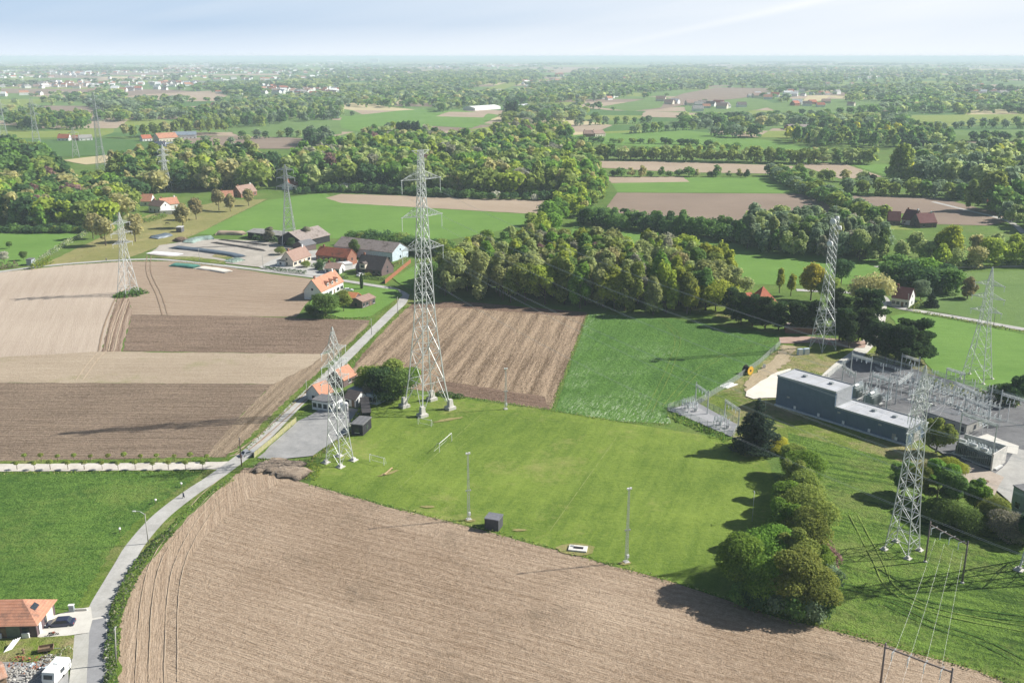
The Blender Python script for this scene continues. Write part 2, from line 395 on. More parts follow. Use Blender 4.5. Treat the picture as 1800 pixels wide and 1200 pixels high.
field('striped_field', [(718, 536), (800, 530), (1033, 550), (968, 720), (780, 692), (700, 680), (608, 668), (640, 615)], m_strip)
field('end_strip', [(770, 668), (958, 697), (966, 719), (780, 692)], m_strip2)
field('back_strip', [(718, 535), (800, 529), (1033, 549), (1029, 558), (800, 541), (712, 543)], m_strip2)
field('crop_field', [(1034, 552), (1180, 560), (1272, 574), (1375, 590), (1372, 606), (1330, 638), (1280, 676), (1222, 700), (1170, 718), (1180, 745), (1080, 740), (975, 722)], m_crop)
field('green_field', [(-100, 832), (0, 832), (370, 828), (325, 874), (275, 910), (215, 962), (180, 1015), (157, 1062), (148, 1075), (88, 1067), (0, 1060), (-100, 1055)], m_lush)
field('bright_field', [(345, 412), (470, 352), (570, 339), (600, 357), (950, 378), (910, 400), (800, 420), (740, 427), (560, 418), (430, 416)], m_mead)
field('brown_strip', [(572, 348), (600, 341), (985, 353), (952, 377), (600, 357)], m_farT)
field('horse_pasture', [(70, 468), (150, 430), (260, 378), (400, 352), (470, 350), (345, 412), (262, 440), (225, 454), (110, 466)], m_past)
field('left_meadow', [(-80, 410), (137, 411), (100, 440), (58, 466), (-80, 474)], m_mead)
field('back_meadow', [(1010, 392), (1200, 408), (1300, 430), (1480, 450), (1620, 465), (1560, 500), (1300, 500), (1150, 470), (1000, 420)], m_mead)
field('brown_field', [(1060, 373), (1085, 339), (1410, 341), (1510, 377), (1312, 370), (1306, 390)], m_farB)
field('stubble_strip', [(1312, 370), (1490, 377), (1610, 405), (1500, 402), (1305, 391)], m_farG3)
field('sloping_meadow', [(1075, 323), (1200, 312), (1345, 312), (1410, 340), (1085, 338)], m_mead)
field('thin_field', [(1065, 311), (1200, 311), (1212, 320), (1075, 322)], m_farT)
field('long_tan_field', [(1005, 283), (1200, 285), (1395, 292), (1385, 306), (1190, 303), (1020, 293)], m_farT)
field('earth_field', [(1390, 288), (1480, 287), (1552, 311), (1480, 315), (1430, 299)], m_farT)
field('wedge_field', [(1482, 286), (1562, 290), (1558, 309)], m_mead)
field('grey_field', [(1478, 343), (1650, 348), (1792, 384), (1740, 397), (1640, 394), (1600, 377), (1560, 373)], m_farB)
field('hill_meadow', [(1000, 238), (1200, 229), (1270, 236), (1460, 263), (1350, 267), (1150, 259), (1040, 252)], m_mead)
field('right_meadow', [(1565, 556), (1602, 549), (1900, 602), (1900, 720), (1700, 690), (1640, 655)], m_mead)
field('roadside_meadow', [(1630, 482), (1800, 476), (1900, 480), (1900, 596), (1608, 541), (1640, 510)], m_farG)
field('cluster_green', [(1020, 470), (1300, 500), (1390, 540), (1280, 560), (1180, 545)], m_rough)
for nm, pts, mt in [
    ('straw_field', [(112, 282), (230, 268), (300, 265), (460, 250), (450, 259), (280, 276), (150, 290)], m_farY),
    ('deep_green_field', [(25, 248), (170, 243), (275, 248), (270, 261), (190, 273), (110, 276)], m_farG2),
    ('fallow_field', [(310, 244), (440, 238), (560, 246), (530, 262), (440, 262), (350, 258)], m_farB),
    ('valley_meadow', [(395, 226), (480, 206), (600, 212), (600, 236), (540, 243), (420, 240)], m_farG),
    ('tan_field', [(165, 195), (262, 198), (222, 214), (205, 226), (60, 226), (40, 216), (150, 212)], m_farT),
    ('brown_plain', [(0, 156), (140, 157), (300, 158), (370, 164), (300, 170), (0, 164)], m_farB),
    ('bare_field', [(260, 166), (370, 160), (400, 168), (380, 178), (300, 179), (180, 173)], m_farT),
    ('wide_meadow', [(600, 206), (700, 195), (780, 190), (880, 203), (830, 226), (760, 222), (740, 240), (650, 236), (600, 226)], m_mead),
    ('small_tan_field', [(765, 205), (790, 197), (860, 198), (850, 207)], m_farT),
    ('slope_field', [(1120, 196), (1200, 165), (1260, 154), (1370, 156), (1320, 171), (1230, 181), (1160, 192)], m_farB),
    ('slope_meadow', [(1050, 189), (1140, 174), (1175, 172), (1160, 190), (1110, 196)], m_farG),
    ('corner_meadow', [(1200, 186), (1330, 170), (1370, 186), (1270, 204), (1210, 200)], m_farG),
    ('corner_tan_field', [(1125, 206), (1135, 196), (1250, 200), (1220, 208)], m_farT),
    ('straw_strip', [(1280, 203), (1380, 205), (1375, 210), (1290, 208)], m_farY),
    ('straw_patch', [(1420, 169), (1460, 168), (1450, 178), (1410, 178)], m_farY),
    ('horizon_tan_field', [(1670, 155), (1800, 152), (1880, 154), (1800, 160)], m_farT),
    ('plain_meadow', [(1490, 204), (1900, 200), (1900, 213), (1700, 216), (1500, 212)], m_farG3),
    ('edge_meadow', [(1730, 230), (1900, 225), (1900, 242), (1760, 240)], m_farG),
    ('edge_brown_field', [(1690, 250), (1800, 250), (1900, 260), (1780, 272), (1720, 262)], m_farB),
    ('bowl_meadow', [(1340, 185), (1480, 175), (1560, 188), (1500, 200), (1380, 203)], m_farG),
    ('hollow_meadow', [(1130, 216), (1330, 208), (1560, 214), (1500, 226), (1300, 226)], m_farG),
    ('pale_slope', [(840, 160), (930, 134), (935, 140), (870, 163)], m_farG3),
    ('ridge_field', [(960, 123), (1060, 118), (1050, 125), (980, 129)], m_farT)]:
    field(nm, pts, mt, far=True)

# distant patchwork of parcels as one sheet
def farmland():
    mb = MB(); rows = []; y = 1250.0
    mats = [m_farG, m_farG2, m_farG3, m_farT, m_farB, m_farY]
    ys = []
    while y < 16000: ys.append(y); y *= 1.085
    edges = []; cells = []
    K = 26
    for r, yy in enumerate(ys):
        row = []
        for k in range(-K, K + 1):
            step = yy * .062
            x = k * step + yy * .012 * random.uniform(-1.3, 1.3) + (r % 3) * step * .3
            row.append(Vector((x, yy + yy * .022 * random.uniform(-1, 1), .1)))
        rows.append(row)
    for r in range(len(rows) - 1):
        for k in range(2 * K):
            q = [rows[r][k], rows[r][k + 1], rows[r + 1][k + 1], rows[r + 1][k]]
            mb.cur = random.choices(range(6), (6, 3, 3, 2.6, 1.6, .7))[0]
            mb.add(q, [(0, 1, 2, 3)]); cells.append(q)
            if random.random() < .32: edges.append((q[0], q[1]))
            if random.random() < .34: edges.append((q[1], q[2]))
    mb.build('farmland', mats, kind='structure')
    return edges, cells
FAR_EDGES, FAR_CELLS = farmland()

# ---------------------------------------------------------------- roads
def smooth(pts, k=6):
    out = []
    P = [pts[0]] + pts + [pts[-1]]
    for i in range(1, len(P) - 2):
        a, b, c, d = P[i - 1:i + 3]
        for j in range(k):
            t = j / k
            out.append(.5 * ((2 * b) + (c - a) * t + (2 * a - 5 * b + 4 * c - d) * t * t + (3 * b - a - 3 * c + d) * t ** 3))
    out.append(P[-2]); return out
def ribbon(name, px, width, mat, z, offset=0.0, jit=0.0, px_is_world=False, k=6, wfun=None, **tg):
    pts = smooth([p if px_is_world else G(*p) for p in px], k); L = []; Rr = []
    for i, p in enumerate(pts):
        d = (pts[min(i + 1, len(pts) - 1)] - pts[max(i - 1, 0)]); d.z = 0; d.normalize(); n = Vector((-d.y, d.x, 0))
        wd = width if wfun is None else wfun(i / (len(pts) - 1))
        c = p + n * offset
        L.append(c + n * (wd / 2 + random.uniform(-jit, jit))); Rr.append(c - n * (wd / 2 + random.uniform(-jit, jit)))
    mb = MB(); vs = [(a.x, a.y, z) for a in L] + [(a.x, a.y, z) for a in Rr]; n_ = len(L)
    mb.add(vs, [(i, n_ + i, n_ + i + 1, i + 1) for i in range(n_ - 1)])
    tg.setdefault('kind', 'structure')
    return mb.build(name, mat, **tg)
m_conc = paved('road_concrete', (.33, .32, .295), (.48, .47, .44), .25)
m_conc2 = paved('light_concrete', (.50, .475, .42), (.62, .60, .54), .35)
m_asph = paved('asphalt', (.22, .22, .225), (.30, .30, .305), .4)
m_grav = paved('car_park_gravel', (.23, .23, .225), (.35, .345, .335), .25)
m_track = paved('farm_track', (.46, .42, .36), (.62, .58, .52), .3)
m_sand = paved('pale_sand', (.60, .55, .46), (.74, .69, .60), .3)
m_gravelly = paved('pinkish_gravel', (.30, .25, .20), (.44, .37, .31), .4)
m_brickp = paved('brick_paving', (.34, .23, .18), (.46, .33, .27), .4)
m_yard = paved('yard_asphalt', (.09, .09, .095), (.19, .19, .19), .12)
ROAD = [(712, 518), (706, 533), (690, 548), (667, 571), (620, 618), (590, 647), (560, 675), (530, 703), (500, 733), (472, 762), (443, 790), (408, 817), (372, 843), (334, 868), (282, 909), (241, 955), (219.5, 990),
        (199, 1025), (179, 1060), (171, 1085), (168, 1130), (163, 1200), (156, 1330)]
ribbon('verge', ROAD, 8.5, m_verge, .13, jit=.5, k=10)
ribbon('road', ROAD, 4.0, m_conc, .17, k=8)
ribbon('road_edge', [(171, 1086), (169.5, 1105), (168, 1130), (163, 1200), (156, 1330)], 4.6, m_conc2, .178)
ribbon('asphalt_road', [(170.6, 1089), (169.5, 1105), (168, 1130), (163, 1200), (156, 1330)], 3.3, m_asph, .186)
ribbon('back_road', [(-60, 486), (0, 478), (60, 470), (133, 463), (233, 456.5), (300, 457.5), (400, 468), (500, 480.5), (560, 488), (600, 493), (650, 501), (690, 508), (712, 518)], 3.6, m_conc, .162, k=8)
ribbon('side_track', [(-60, 823), (0, 822.5), (200, 821), (360, 819), (408, 817)], 4.6, m_track, .158, jit=.15, k=10)
ribbon('track_verge', [(-60, 815), (0, 814), (200, 811), (330, 808), (372, 806)], 2.6, m_verge, .15, jit=.5, k=14)
ribbon('right_road', [(1900, 592), (1800, 579), (1700, 561), (1620, 548), (1585, 542), (1560, 533), (1545, 520), (1500, 515), (1400, 510)], 4.2, m_conc, .162, k=8)
ribbon('substation_road', [(1548, 530), (1545, 560), (1535, 590), (1512, 618), (1480, 642), (1448, 672)], 5.0, m_conc2, .166, k=8)
ribbon('hill_road', [(1800, 410), (1770, 388), (1700, 370), (1640, 355)], 4, m_conc, .16)
ribbon('far_lane', [(1540, 470), (1600, 465), (1680, 470), (1800, 468)], 4, m_conc, .17)
ribbon('drive', [(616, 513), (660, 516), (706, 516)], 4, m_asph, .17)
ribbon('worn_path', [(1387, 608), (1375, 630), (1340, 660), (1320, 690)], 5, soil('worn_earth', (.3, .24, .15), (.46, .38, .26), 1.0), .16, jit=1.0, k=10)
field('paved_court', [(1370, 594), (1420, 592), (1500, 600), (1525, 600), (1520, 612), (1490, 612), (1430, 603), (1372, 604)], m_brickp)
field('sand_patch', [(1311, 697), (1312, 688), (1355, 660), (1368, 654), (1390, 648), (1372, 700), (1345, 700), (1325, 702)], m_sand)
field('car_park', [(452, 806), (470, 808), (505, 807), (550, 802), (588, 776), (614, 762), (618, 745), (640, 722), (612, 717), (560, 722), (524, 741), (486, 775)], m_grav)
field('driveway', [(60, 1118), (92, 1084), (130, 1073), (160, 1068), (163, 1090), (157, 1113), (130, 1117), (75, 1124)], m_conc2, .05)
field('pavement', [(130, 1118), (157, 1114), (153, 1200), (150, 1260), (118, 1260), (122, 1200)], paved('slab_paving', (.36, .35, .31), (.47, .46, .42), .5, joints=1.2), .05)
field('garden_lawn', [(-60, 1125), (70, 1122), (130, 1118), (128, 1160), (60, 1168), (-60, 1170)], m_rough)
field('scrap_yard', [(-60, 1168), (60, 1166), (120, 1160), (118, 1260), (-60, 1260)], m_grav)
field('farm_yard', [(262, 448), (280, 432), (360, 420), (470, 425), (520, 430), (500, 452), (455, 470), (400, 464), (300, 452)], paved('farm_yard_concrete', (.30, .27, .23), (.47, .43, .37), .2))
field('yard_apron', [(455, 470), (505, 445), (560, 440), (620, 450), (640, 470), (560, 486), (480, 479)], m_conc)
field('house_lawn', [(540, 545), (552, 520), (600, 500), (700, 510), (708, 520), (650, 558), (600, 560)], m_mead)
field('roadside_lawn', [(690, 490), (750, 455), (780, 480), (770, 520), (715, 508)], m_mead)
field('yard', [(1452, 668), (1497, 632), (1590, 645), (1740, 690), (1900, 730), (1900, 900), (1790, 895), (1745, 855), (1680, 815), (1600, 760)], m_yard)
field('service_road', [(1760, 870), (1735, 850), (1790, 790), (1830, 800), (1850, 900), (1800, 910)], paved('service_asphalt', (.3, .29, .27), (.42, .41, .38), .3))
field('sandy_lane', [(1668, 826), (1700, 812), (1765, 840), (1748, 872), (1715, 862)], m_gravelly)
# ---------------------------------------------------------------- trees
def leaf_cloud(seed, n, lobes, leaf, up=.5, nbias=.9, fuzz=.15):
    """lobes: list of (cx,cy,cz, rx,ry,rz); n leaf quads scattered near lobe surfaces. returns verts, quads"""
    r = np.random.default_rng(seed)
    L = np.array(lobes); wgt = (L[:, 3] * L[:, 4] + L[:, 3] * L[:, 5]); wgt = wgt / wgt.sum()
    idx = r.choice(len(L), n, p=wgt)
    d = r.normal(size=(n, 3)); d /= np.linalg.norm(d, axis=1)[:, None]
    d[:, 2] = np.where((d[:, 2] < -.3) & (r.random(n) < .6), -d[:, 2], d[:, 2])
    rad = np.clip(.97 + r.normal(0, fuzz, n), .5, 1.5)
    c = L[idx, :3] + d * rad[:, None] * L[idx, 3:6]
    nr = d * nbias + r.normal(size=(n, 3)) * .5; nr[:, 2] += up
    nr /= np.linalg.norm(nr, axis=1)[:, None]
    t = np.cross(nr, r.normal(size=(n, 3))); t /= np.linalg.norm(t, axis=1)[:, None]
    b = np.cross(nr, t); s = leaf * r.uniform(.55, 1.25, n)[:, None]; a = r.uniform(.55, 1, n)[:, None]
    v = np.stack([c - t * s - b * s * a * .6, c + t * s * .5 - b * s * a, c + t * s + b * s * a * .5, c - t * s * .4 + b * s * a], 1).reshape(-1, 3)
    q = np.arange(4 * n).reshape(n, 4)
    return v, q
def round_lobes(seed, n, cz, rx, rz, r0=.42, r1=.58, squash=.85):
    r = random.Random(seed); out = [(0, 0, cz, rx * .68, rx * .68, rz * .72)]
    for i in range(n):
        t = 2.4 * i + r.uniform(-.4, .4); u = r.uniform(-.75, 1); k = math.sqrt(max(0, 1 - u * u))
        q = r.uniform(r0, r1) * rx
        out.append((math.cos(t) * k * rx * .62, math.sin(t) * k * rx * .62, cz + u * rz * .62, q, q, q * squash * min(1.3, rz / rx)))
    return out
def npmesh(name, v, q, mats, mi=None, smooth=False):
    me = bpy.data.meshes.new(name); n = len(q)
    me.vertices.add(len(v)); me.vertices.foreach_set('co', np.ascontiguousarray(v, dtype=np.float32).ravel())
    me.loops.add(n * 4); me.loops.foreach_set('vertex_index', q.astype(np.int32).ravel())
    me.polygons.add(n); me.polygons.foreach_set('loop_start', np.arange(0, 4 * n, 4, dtype=np.int32)); me.polygons.foreach_set('loop_total', np.full(n, 4, dtype=np.int32))
    for m_ in mats: me.materials.append(m_)
    if mi is not None: me.polygons.foreach_set('material_index', mi.astype(np.int32))
    me.update(); return me
def shape_lobes(kind, s):
    r = random.Random(s)
    if kind == 'round': return round_lobes(s, 13, .60, .40, .36)
    if kind == 'broad': return round_lobes(s, 16, .56, .52, .38)
    if kind == 'oval': return round_lobes(s, 13, .57, .27, .42)
    if kind == 'feather':
        out = []
        for i in range(16):
            z = r.uniform(.2, .93); k = .26 * math.sin(math.pi * min(1, (z + .12) / 1.15)) ** .7; t = r.uniform(0, 6.28); o = k * r.uniform(.2, .8); q = r.uniform(.06, .12)
            out.append((math.cos(t) * o, math.sin(t) * o, z, q, q, q * r.uniform(1.1, 1.9)))
        return out
    if kind == 'ragged':
        out = []
        for i in range(15):
            z = r.uniform(.28, .9); k = .42 * math.sin(math.pi * min(1, z)) ** .6; t = r.uniform(0, 6.28); o = k * r.uniform(.1, .85); q = r.uniform(.09, .19)
            out.append((math.cos(t) * o * 1.1, math.sin(t) * o * .9, z, q, q * r.uniform(.7, 1.1), q * r.uniform(.7, 1.1)))
        return out
    if kind == 'slim': return round_lobes(s, 10, .56, .17, .44)
    if kind == 'column': return [(r.uniform(-.01, .01), r.uniform(-.01, .01), .12 + .11 * i, .10 - abs(i - 3) * .008, .10 - abs(i - 3) * .008, .11) for i in range(8)]
    if kind == 'cone':
        out = []
        for i in range(14):
            z = .07 + .068 * i; k = (1 - z) * .40 + .012
            for j in range(7 if i < 9 else 3):
                t = r.uniform(0, 6.28); o = k * r.uniform(.4, .85)
                out.append((math.cos(t) * o, math.sin(t) * o, z + r.uniform(-.03, .03), k * .36 + .01, k * .36 + .01, .03))
            out.append((0, 0, z, k * .5, k * .5, .04))
        return out
    if kind == 'pine':
        out = []
        for i in range(19):
            z = r.uniform(.2, .93); t = r.uniform(0, 6.28); o = r.uniform(.02, .27) * (1.2 - z * .8); q = r.uniform(.08, .15)
            out.append((math.cos(t) * o, math.sin(t) * o, z, q, q, q * r.uniform(.5, .9)))
        return out
    if kind == 'bush': return round_lobes(s, 9, .42, .55, .46, .38, .6)
    if kind == 'wide_cluster': return round_lobes(s, 18, .50, .46, .46, .32, .5)
    return round_lobes(s, 10, .6, .4, .35)
NL = {'hi': (13000, .018), 'mid': (4800, .029), 'lo': (1700, .045)}
CROWNS, TRUNKS = {}, {}
def crown_mesh(kind, lod, var):
    k = (kind, lod, var)
    if k not in CROWNS:
        n, lf = NL[lod]
        if kind in ('slim', 'column'): n = int(n * .55); lf *= .8
        if kind in ('cone', 'pine'): n = int(n * 1.1); lf *= .8
        v, q = leaf_cloud(100 + var * 13 + sum(map(ord, kind)), n, shape_lobes(kind, 40 + var * 7 + len(kind)), lf, up=.1 if kind in ('cone', 'pine') else .5, fuzz=.09 if lod == 'hi' else .15)
        CROWNS[k] = npmesh('crown', v, q, [LEAF['olive']])
    return CROWNS[k]
def trunk_mesh(kind):
    if kind not in TRUNKS:
        mb = MB(); r = random.Random(sum(map(ord, kind))); top = {'pine': .8, 'cone': .9, 'column': .85}.get(kind, .62)
        p = Vector((0, 0, -.01)); rr = .022 if kind != 'bush' else .012; pts = [p]
        for i in range(4):
            q = Vector((r.uniform(-.012, .012), r.uniform(-.012, .012), top * (i + 1) / 4)); mb.tube(p, q, rr, rr * .72, 7, False); rr *= .72; p = q; pts.append(q)
        if kind not in ('cone', 'column'):
            for i in range(7):
                b = pts[1 + i % 3].lerp(pts[2 + i % 3], .4); t = i * 2.4; o = {'slim': .1, 'oval': .16, 'pine': .2}.get(kind, .27)
                e = b + Vector((math.cos(t) * o, math.sin(t) * o, r.uniform(.12, .24)))
                mb.tube(b, b.lerp(e, .5) + Vector((0, 0, -.02)), .010, .007, 5, False).tube(b.lerp(e, .5) + Vector((0, 0, -.02)), e, .007, .003, 5, False)
        TRUNKS[kind] = mb.mesh('trunk', BARK, True)
    return TRUNKS[kind]

ALLT = []       # every broadleaf of the view: dict
def T(x, y, h, kind='round', col='olive', area=None, wf=1.0, own=None):
    ALLT.append(dict(x=x, y=y, h=h, kind=kind, col=col, area=area, wf=wf, own=own))
def inpoly(x, y, poly):
    c = False; j = len(poly) - 1
    for i in range(len(poly)):
        xi, yi = poly[i][0], poly[i][1]; xj, yj = poly[j][0], poly[j][1]
        if (yi > y) != (yj > y) and x < (xj - xi) * (y - yi) / (yj - yi) + xi: c = not c
        j = i
    return c
def pick(mix): return random.choices([m[0] for m in mix], [m[1] for m in mix])[0]
def wood(area, px, sp, h, mix, kinds=(('round', 2), ('oval', 2), ('broad', 1), ('ragged', 3), ('feather', 1.5)), wf=1.0):
    P = [G(*p) for p in px]; poly = [(p.x, p.y) for p in P]
    x0, x1 = min(p[0] for p in poly), max(p[0] for p in poly); y0, y1 = min(p[1] for p in poly), max(p[1] for p in poly)
    y = y0; r = 0
    while y <= y1:
        x = x0 + (r % 2) * sp / 2
        while x <= x1:
            a, b = x + random.uniform(-.38, .38) * sp, y + random.uniform(-.38, .38) * sp
            if inpoly(a, b, poly): T(a, b, random.uniform(*h), pick(kinds), pick(mix), area, wf)
            x += sp
        y += sp * .87; r += 1
def row(area, px, sp, h, mix, kinds=(('round', 1),), wf=1.0, jit=.25, lanes=1, lane_sp=6):
    P = [G(*p) for p in px]
    for ln in range(lanes):
        for a, b in zip(P[:-1], P[1:]):
            d = (b - a).length; n = max(1, round(d / sp)); nr = Vector((-(b - a).y, (b - a).x, 0)).normalized() * (ln - (lanes - 1) / 2) * lane_sp
            for i in range(n):
                q = a.lerp(b, (i + .5) / n + random.uniform(-jit, jit) / n) + nr + Vector((random.uniform(-jit, jit), random.uniform(-jit, jit), 0)) * sp * .6
                T(q.x, q.y, random.uniform(*h), pick(kinds), pick(mix), area, wf)
def one(px, py, h, kind, col, own, wf=1.0, name=None):
    p = G(px, py); T(p.x, p.y, h, kind, col, None, wf, own)
    ALLT[-1]['name'] = name

SPR = (('olive', 5), ('yellow green', 3), ('fresh green', 2), ('pale green', 3), ('tan', 1.6), ('mid green', 2), ('grey green', 1), ('purple', .3))
MIDG = (('mid green', 3), ('olive', 4), ('dark green', 1.3), ('fresh green', 2), ('pale green', 3), ('tan', 1), ('yellow green', 2.5), ('grey green', 1), ('purple', .2))
DARKM = (('dark green', 4), ('mid green', 3), ('olive', 1))
FARM_ = (('mid green', 3), ('olive', 2), ('sage', 4), ('dark green', 1), ('tan', .3), ('pale green', 2))
# the wood behind the striped field
wood('the wood behind the striped field', [(766, 492), (800, 480), (870, 462), (1000, 455), (1150, 470), (1275, 492), (1290, 528), (1225, 552), (1160, 556), (1050, 545), (900, 536), (785, 522)], 7.9, (14, 20),
     (('olive', 3), ('pale green', 6), ('yellow green', 4), ('tan', 1), ('grey green', 1), ('fresh green', 2), ('mid green', 2), ('purple', .4)), (('oval', 2), ('feather', 6), ('ragged', 3), ('slim', 1)), 1.05)
wood('the neck of trees between the wood and the park', [(952, 432), (990, 398), (1020, 382), (1050, 360), (1072, 338), (1040, 312), (1000, 325), (985, 360), (965, 392), (915, 425)], 9, (10, 16),
     (('fresh green', 3), ('olive', 3), ('yellow green', 2), ('mid green', 2), ('tan', 1)))
wood('the big park wood beyond the brown strip', [(500, 338), (600, 333), (700, 336), (860, 345), (985, 348), (1040, 330), (1050, 305), (1000, 268), (940, 258), (780, 258), (620, 270), (520, 295), (500, 315)], 12.5, (15, 23), MIDG, (('round', 2), ('broad', 2), ('oval', 2), ('ragged', 4), ('feather', 1)))
row('the shrubby edge of the park wood', [(515, 341), (600, 337), (700, 341), (860, 350), (1000, 352)], 7, (5, 8), (('dark green', 3), ('mid green', 3), ('white blossom', .25)), (('bush', 1),), 1.0, lanes=2, lane_sp=5)
wood('the left park', [(0, 402), (100, 404), (190, 402), (225, 390), (245, 365), (245, 345), (200, 335), (100, 330), (-30, 330), (-60, 380)], 12, (12, 19), (('olive', 3), ('dark green', 2), ('fresh green', 2), ('yellow green', 1.5), ('purple', .8), ('mid green', 2), ('tan', 1)), (('round', 2), ('ragged', 3), ('broad', 2), ('cone', .4)))
wood('the tall wood at the left edge', [(-60, 330), (95, 328), (110, 310), (80, 285), (20, 275), (-60, 275)], 14, (16, 24), (('mid green', 3), ('olive', 2), ('dark green', 1), ('fresh green', 1)))
wood('the wood between the pylons', [(205, 345), (330, 338), (470, 335), (480, 312), (450, 292), (300, 288), (235, 300), (190, 320)], 12.5, (16, 24), (('olive', 3), ('mid green', 2), ('tan', 2), ('pale green', 1.5), ('dark green', 1.5), ('yellow green', .8)), (('round', 1), ('ragged', 3), ('feather', 2), ('oval', 2), ('broad', 1)))
row('the dark hedge over the left meadow', [(-40, 408), (60, 409), (160, 408)], 5, (4, 6), DARKM, (('bush', 1),), 1.1, lanes=2, lane_sp=4)
row('the dark belt beside the back meadow', [(1022, 392), (1100, 402), (1200, 410), (1300, 424)], 6, (9, 12), (('dark green', 3), ('mid green', 4)), (('bush', 1), ('ragged', 1)), 1.0, lanes=3, lane_sp=6)
wood('the willow plantation', [(1298, 440), (1380, 452), (1470, 458), (1545, 466), (1560, 452), (1545, 432), (1480, 412), (1400, 405), (1310, 410)], 8.0, (12, 17), (('sage', 5), ('mid green', 1.5), ('pale green', 3), ('grey green', 1)), (('feather', 3), ('ragged', 2), ('oval', 1)), 1.1)
row('the round trees along the long tan field', [(1010, 279), (1200, 283), (1380, 287), (1540, 288)], 10.5, (12, 16), (('mid green', 2), ('olive', 4), ('pale green', 1), ('tan', .6)), (('round', 2), ('ragged', 2)), 1.05, lanes=2, lane_sp=12)
row('the bushes between the tan field and the meadow', [(1062, 309), (1120, 311), (1200, 310), (1322, 312)], 8.5, (5, 10), (('dark green', 2), ('mid green', 3), ('tan', .7)), (('bush', 1), ('ragged', 1)), 1.1)
row('the hedge running down to the farmhouse', [(1360, 308), (1390, 325), (1430, 345), (1470, 362), (1505, 380), (1550, 390)], 9, (8, 12), (('mid green', 3), ('olive', 2), ('sage', 2)), (('round', 2), ('bush', 1)), 1.1, lanes=2, lane_sp=8)
row('the belt above the grey field', [(1480, 340), (1560, 343), (1640, 345), (1700, 352)], 10, (10, 14), (('mid green', 2), ('sage', 3), ('olive', 2)), (('round', 1),), 1.0, lanes=2, lane_sp=10)
row('the bushes by the wedge field', [(1395, 305), (1450, 318), (1500, 320), (1555, 322)], 13, (7, 11), MIDG, (('round', 1), ('bush', 1)))
row('the low hedge on the hill meadow', [(1015, 249), (1100, 252), (1190, 254), (1300, 262)], 12, (6, 9), DARKM, (('bush', 1),), 1.3)
wood('the wood right of the tan field', [(1560, 325), (1680, 332), (1740, 350), (1850, 372), (1920, 372), (1920, 285), (1720, 282), (1610, 292)], 16, (14, 24), (('sage', 4), ('pale green', 3), ('mid green', 2), ('olive', 2), ('golden', .3)), (('ragged', 3), ('round', 2), ('oval', 2), ('broad', 1)))
wood('the mixed wood over the hill meadow', [(1365, 252), (1480, 262), (1640, 264), (1680, 250), (1640, 238), (1500, 232), (1400, 236)], 20, (13, 20), (('mid green', 3), ('dark green', 2), ('golden', .6), ('olive', 2), ('pale green', 1)))
wood('the dark spruce block', [(1590, 276), (1700, 280), (1760, 284), (1740, 268), (1600, 266)], 18, (13, 17), (('dark green', 3), ('blue green', 1)), (('round', 1), ('cone', 1)))
row('the belt beside the edge meadow', [(1700, 248), (1800, 249), (1900, 250)], 14, (10, 14), DARKM, (('round', 1),), 1.1, lanes=2, lane_sp=14)
wood('the trees right of the hill road', [(1700, 372), (1790, 400), (1900, 440), (1900, 372), (1800, 362), (1730, 362)], 15, (12, 20), (('sage', 3), ('mid green', 2), ('pale green', 2), ('olive', 1)))
row('the roadside trees of the far lane', [(1620, 475), (1680, 468), (1740, 462), (1830, 462)], 10, (11, 15), (('yellow green', 2), ('pale green', 2), ('tan', 2)), (('oval', 1), ('round', 2)), 1.0, lanes=2, lane_sp=12)
row('the bushes under the far lane', [(1690, 468), (1760, 466), (1850, 468)], 7, (3, 4.5), DARKM, (('bush', 1),))
row('the garden trees by the white house', [(1572, 500), (1600, 492), (1640, 498), (1655, 520)], 8, (10, 13), (('dark green', 2), ('mid green', 3), ('fresh green', 1)), (('round', 2), ('bush', 1)), 1.1, lanes=2, lane_sp=9)
wood('the trees between plantation and lane', [(1560, 470), (1600, 462), (1700, 462), (1700, 448), (1640, 446), (1600, 450)], 12, (10, 15), (('pale green', 3), ('sage', 2), ('yellow green', 1), ('tan', 1)), (('round', 1), ('oval', 1)))
row('the hedge behind the barns', [(622, 428), (680, 436), (730, 445), (790, 450)], 6, (7, 10), DARKM, (('round', 1), ('bush', 2)), 1.1, lanes=2, lane_sp=5)
wood('the trees beside the roadside lawn', [(757, 500), (785, 490), (800, 512), (785, 528), (742, 520)], 9, (11, 16), (('dark green', 2), ('olive', 1), ('mid green', 2)))
wood('the willows beyond the plain', [(920, 252), (1010, 250), (1000, 232), (900, 228), (860, 236), (880, 250)], 22, (14, 20), MIDG)
wood('the trees left of the wide meadow', [(640, 258), (760, 256), (770, 242), (700, 240), (640, 245)], 18, (13, 19), MIDG)
wood('the copse behind the horse farm', [(540, 262), (578, 262), (578, 248), (540, 246)], 12, (16, 20), (('dark green', 1), ('sage', 1)))
row('the avenue behind the red farm', [(222, 243), (300, 238), (400, 234)], 14, (16, 20), (('tan', 1), ('olive', 2)), (('oval', 1),), 1.0, lanes=2, lane_sp=18)
wood('the copse on the tan plain', [(30, 232), (160, 228), (160, 212), (60, 208), (10, 218)], 22, (14, 20), (('dark green', 1), ('olive', 2), ('mid green', 2)))
wood('the left distant park', [(310, 232), (470, 222), (600, 210), (600, 192), (450, 190), (340, 205)], 24, (14, 20), FARM_)
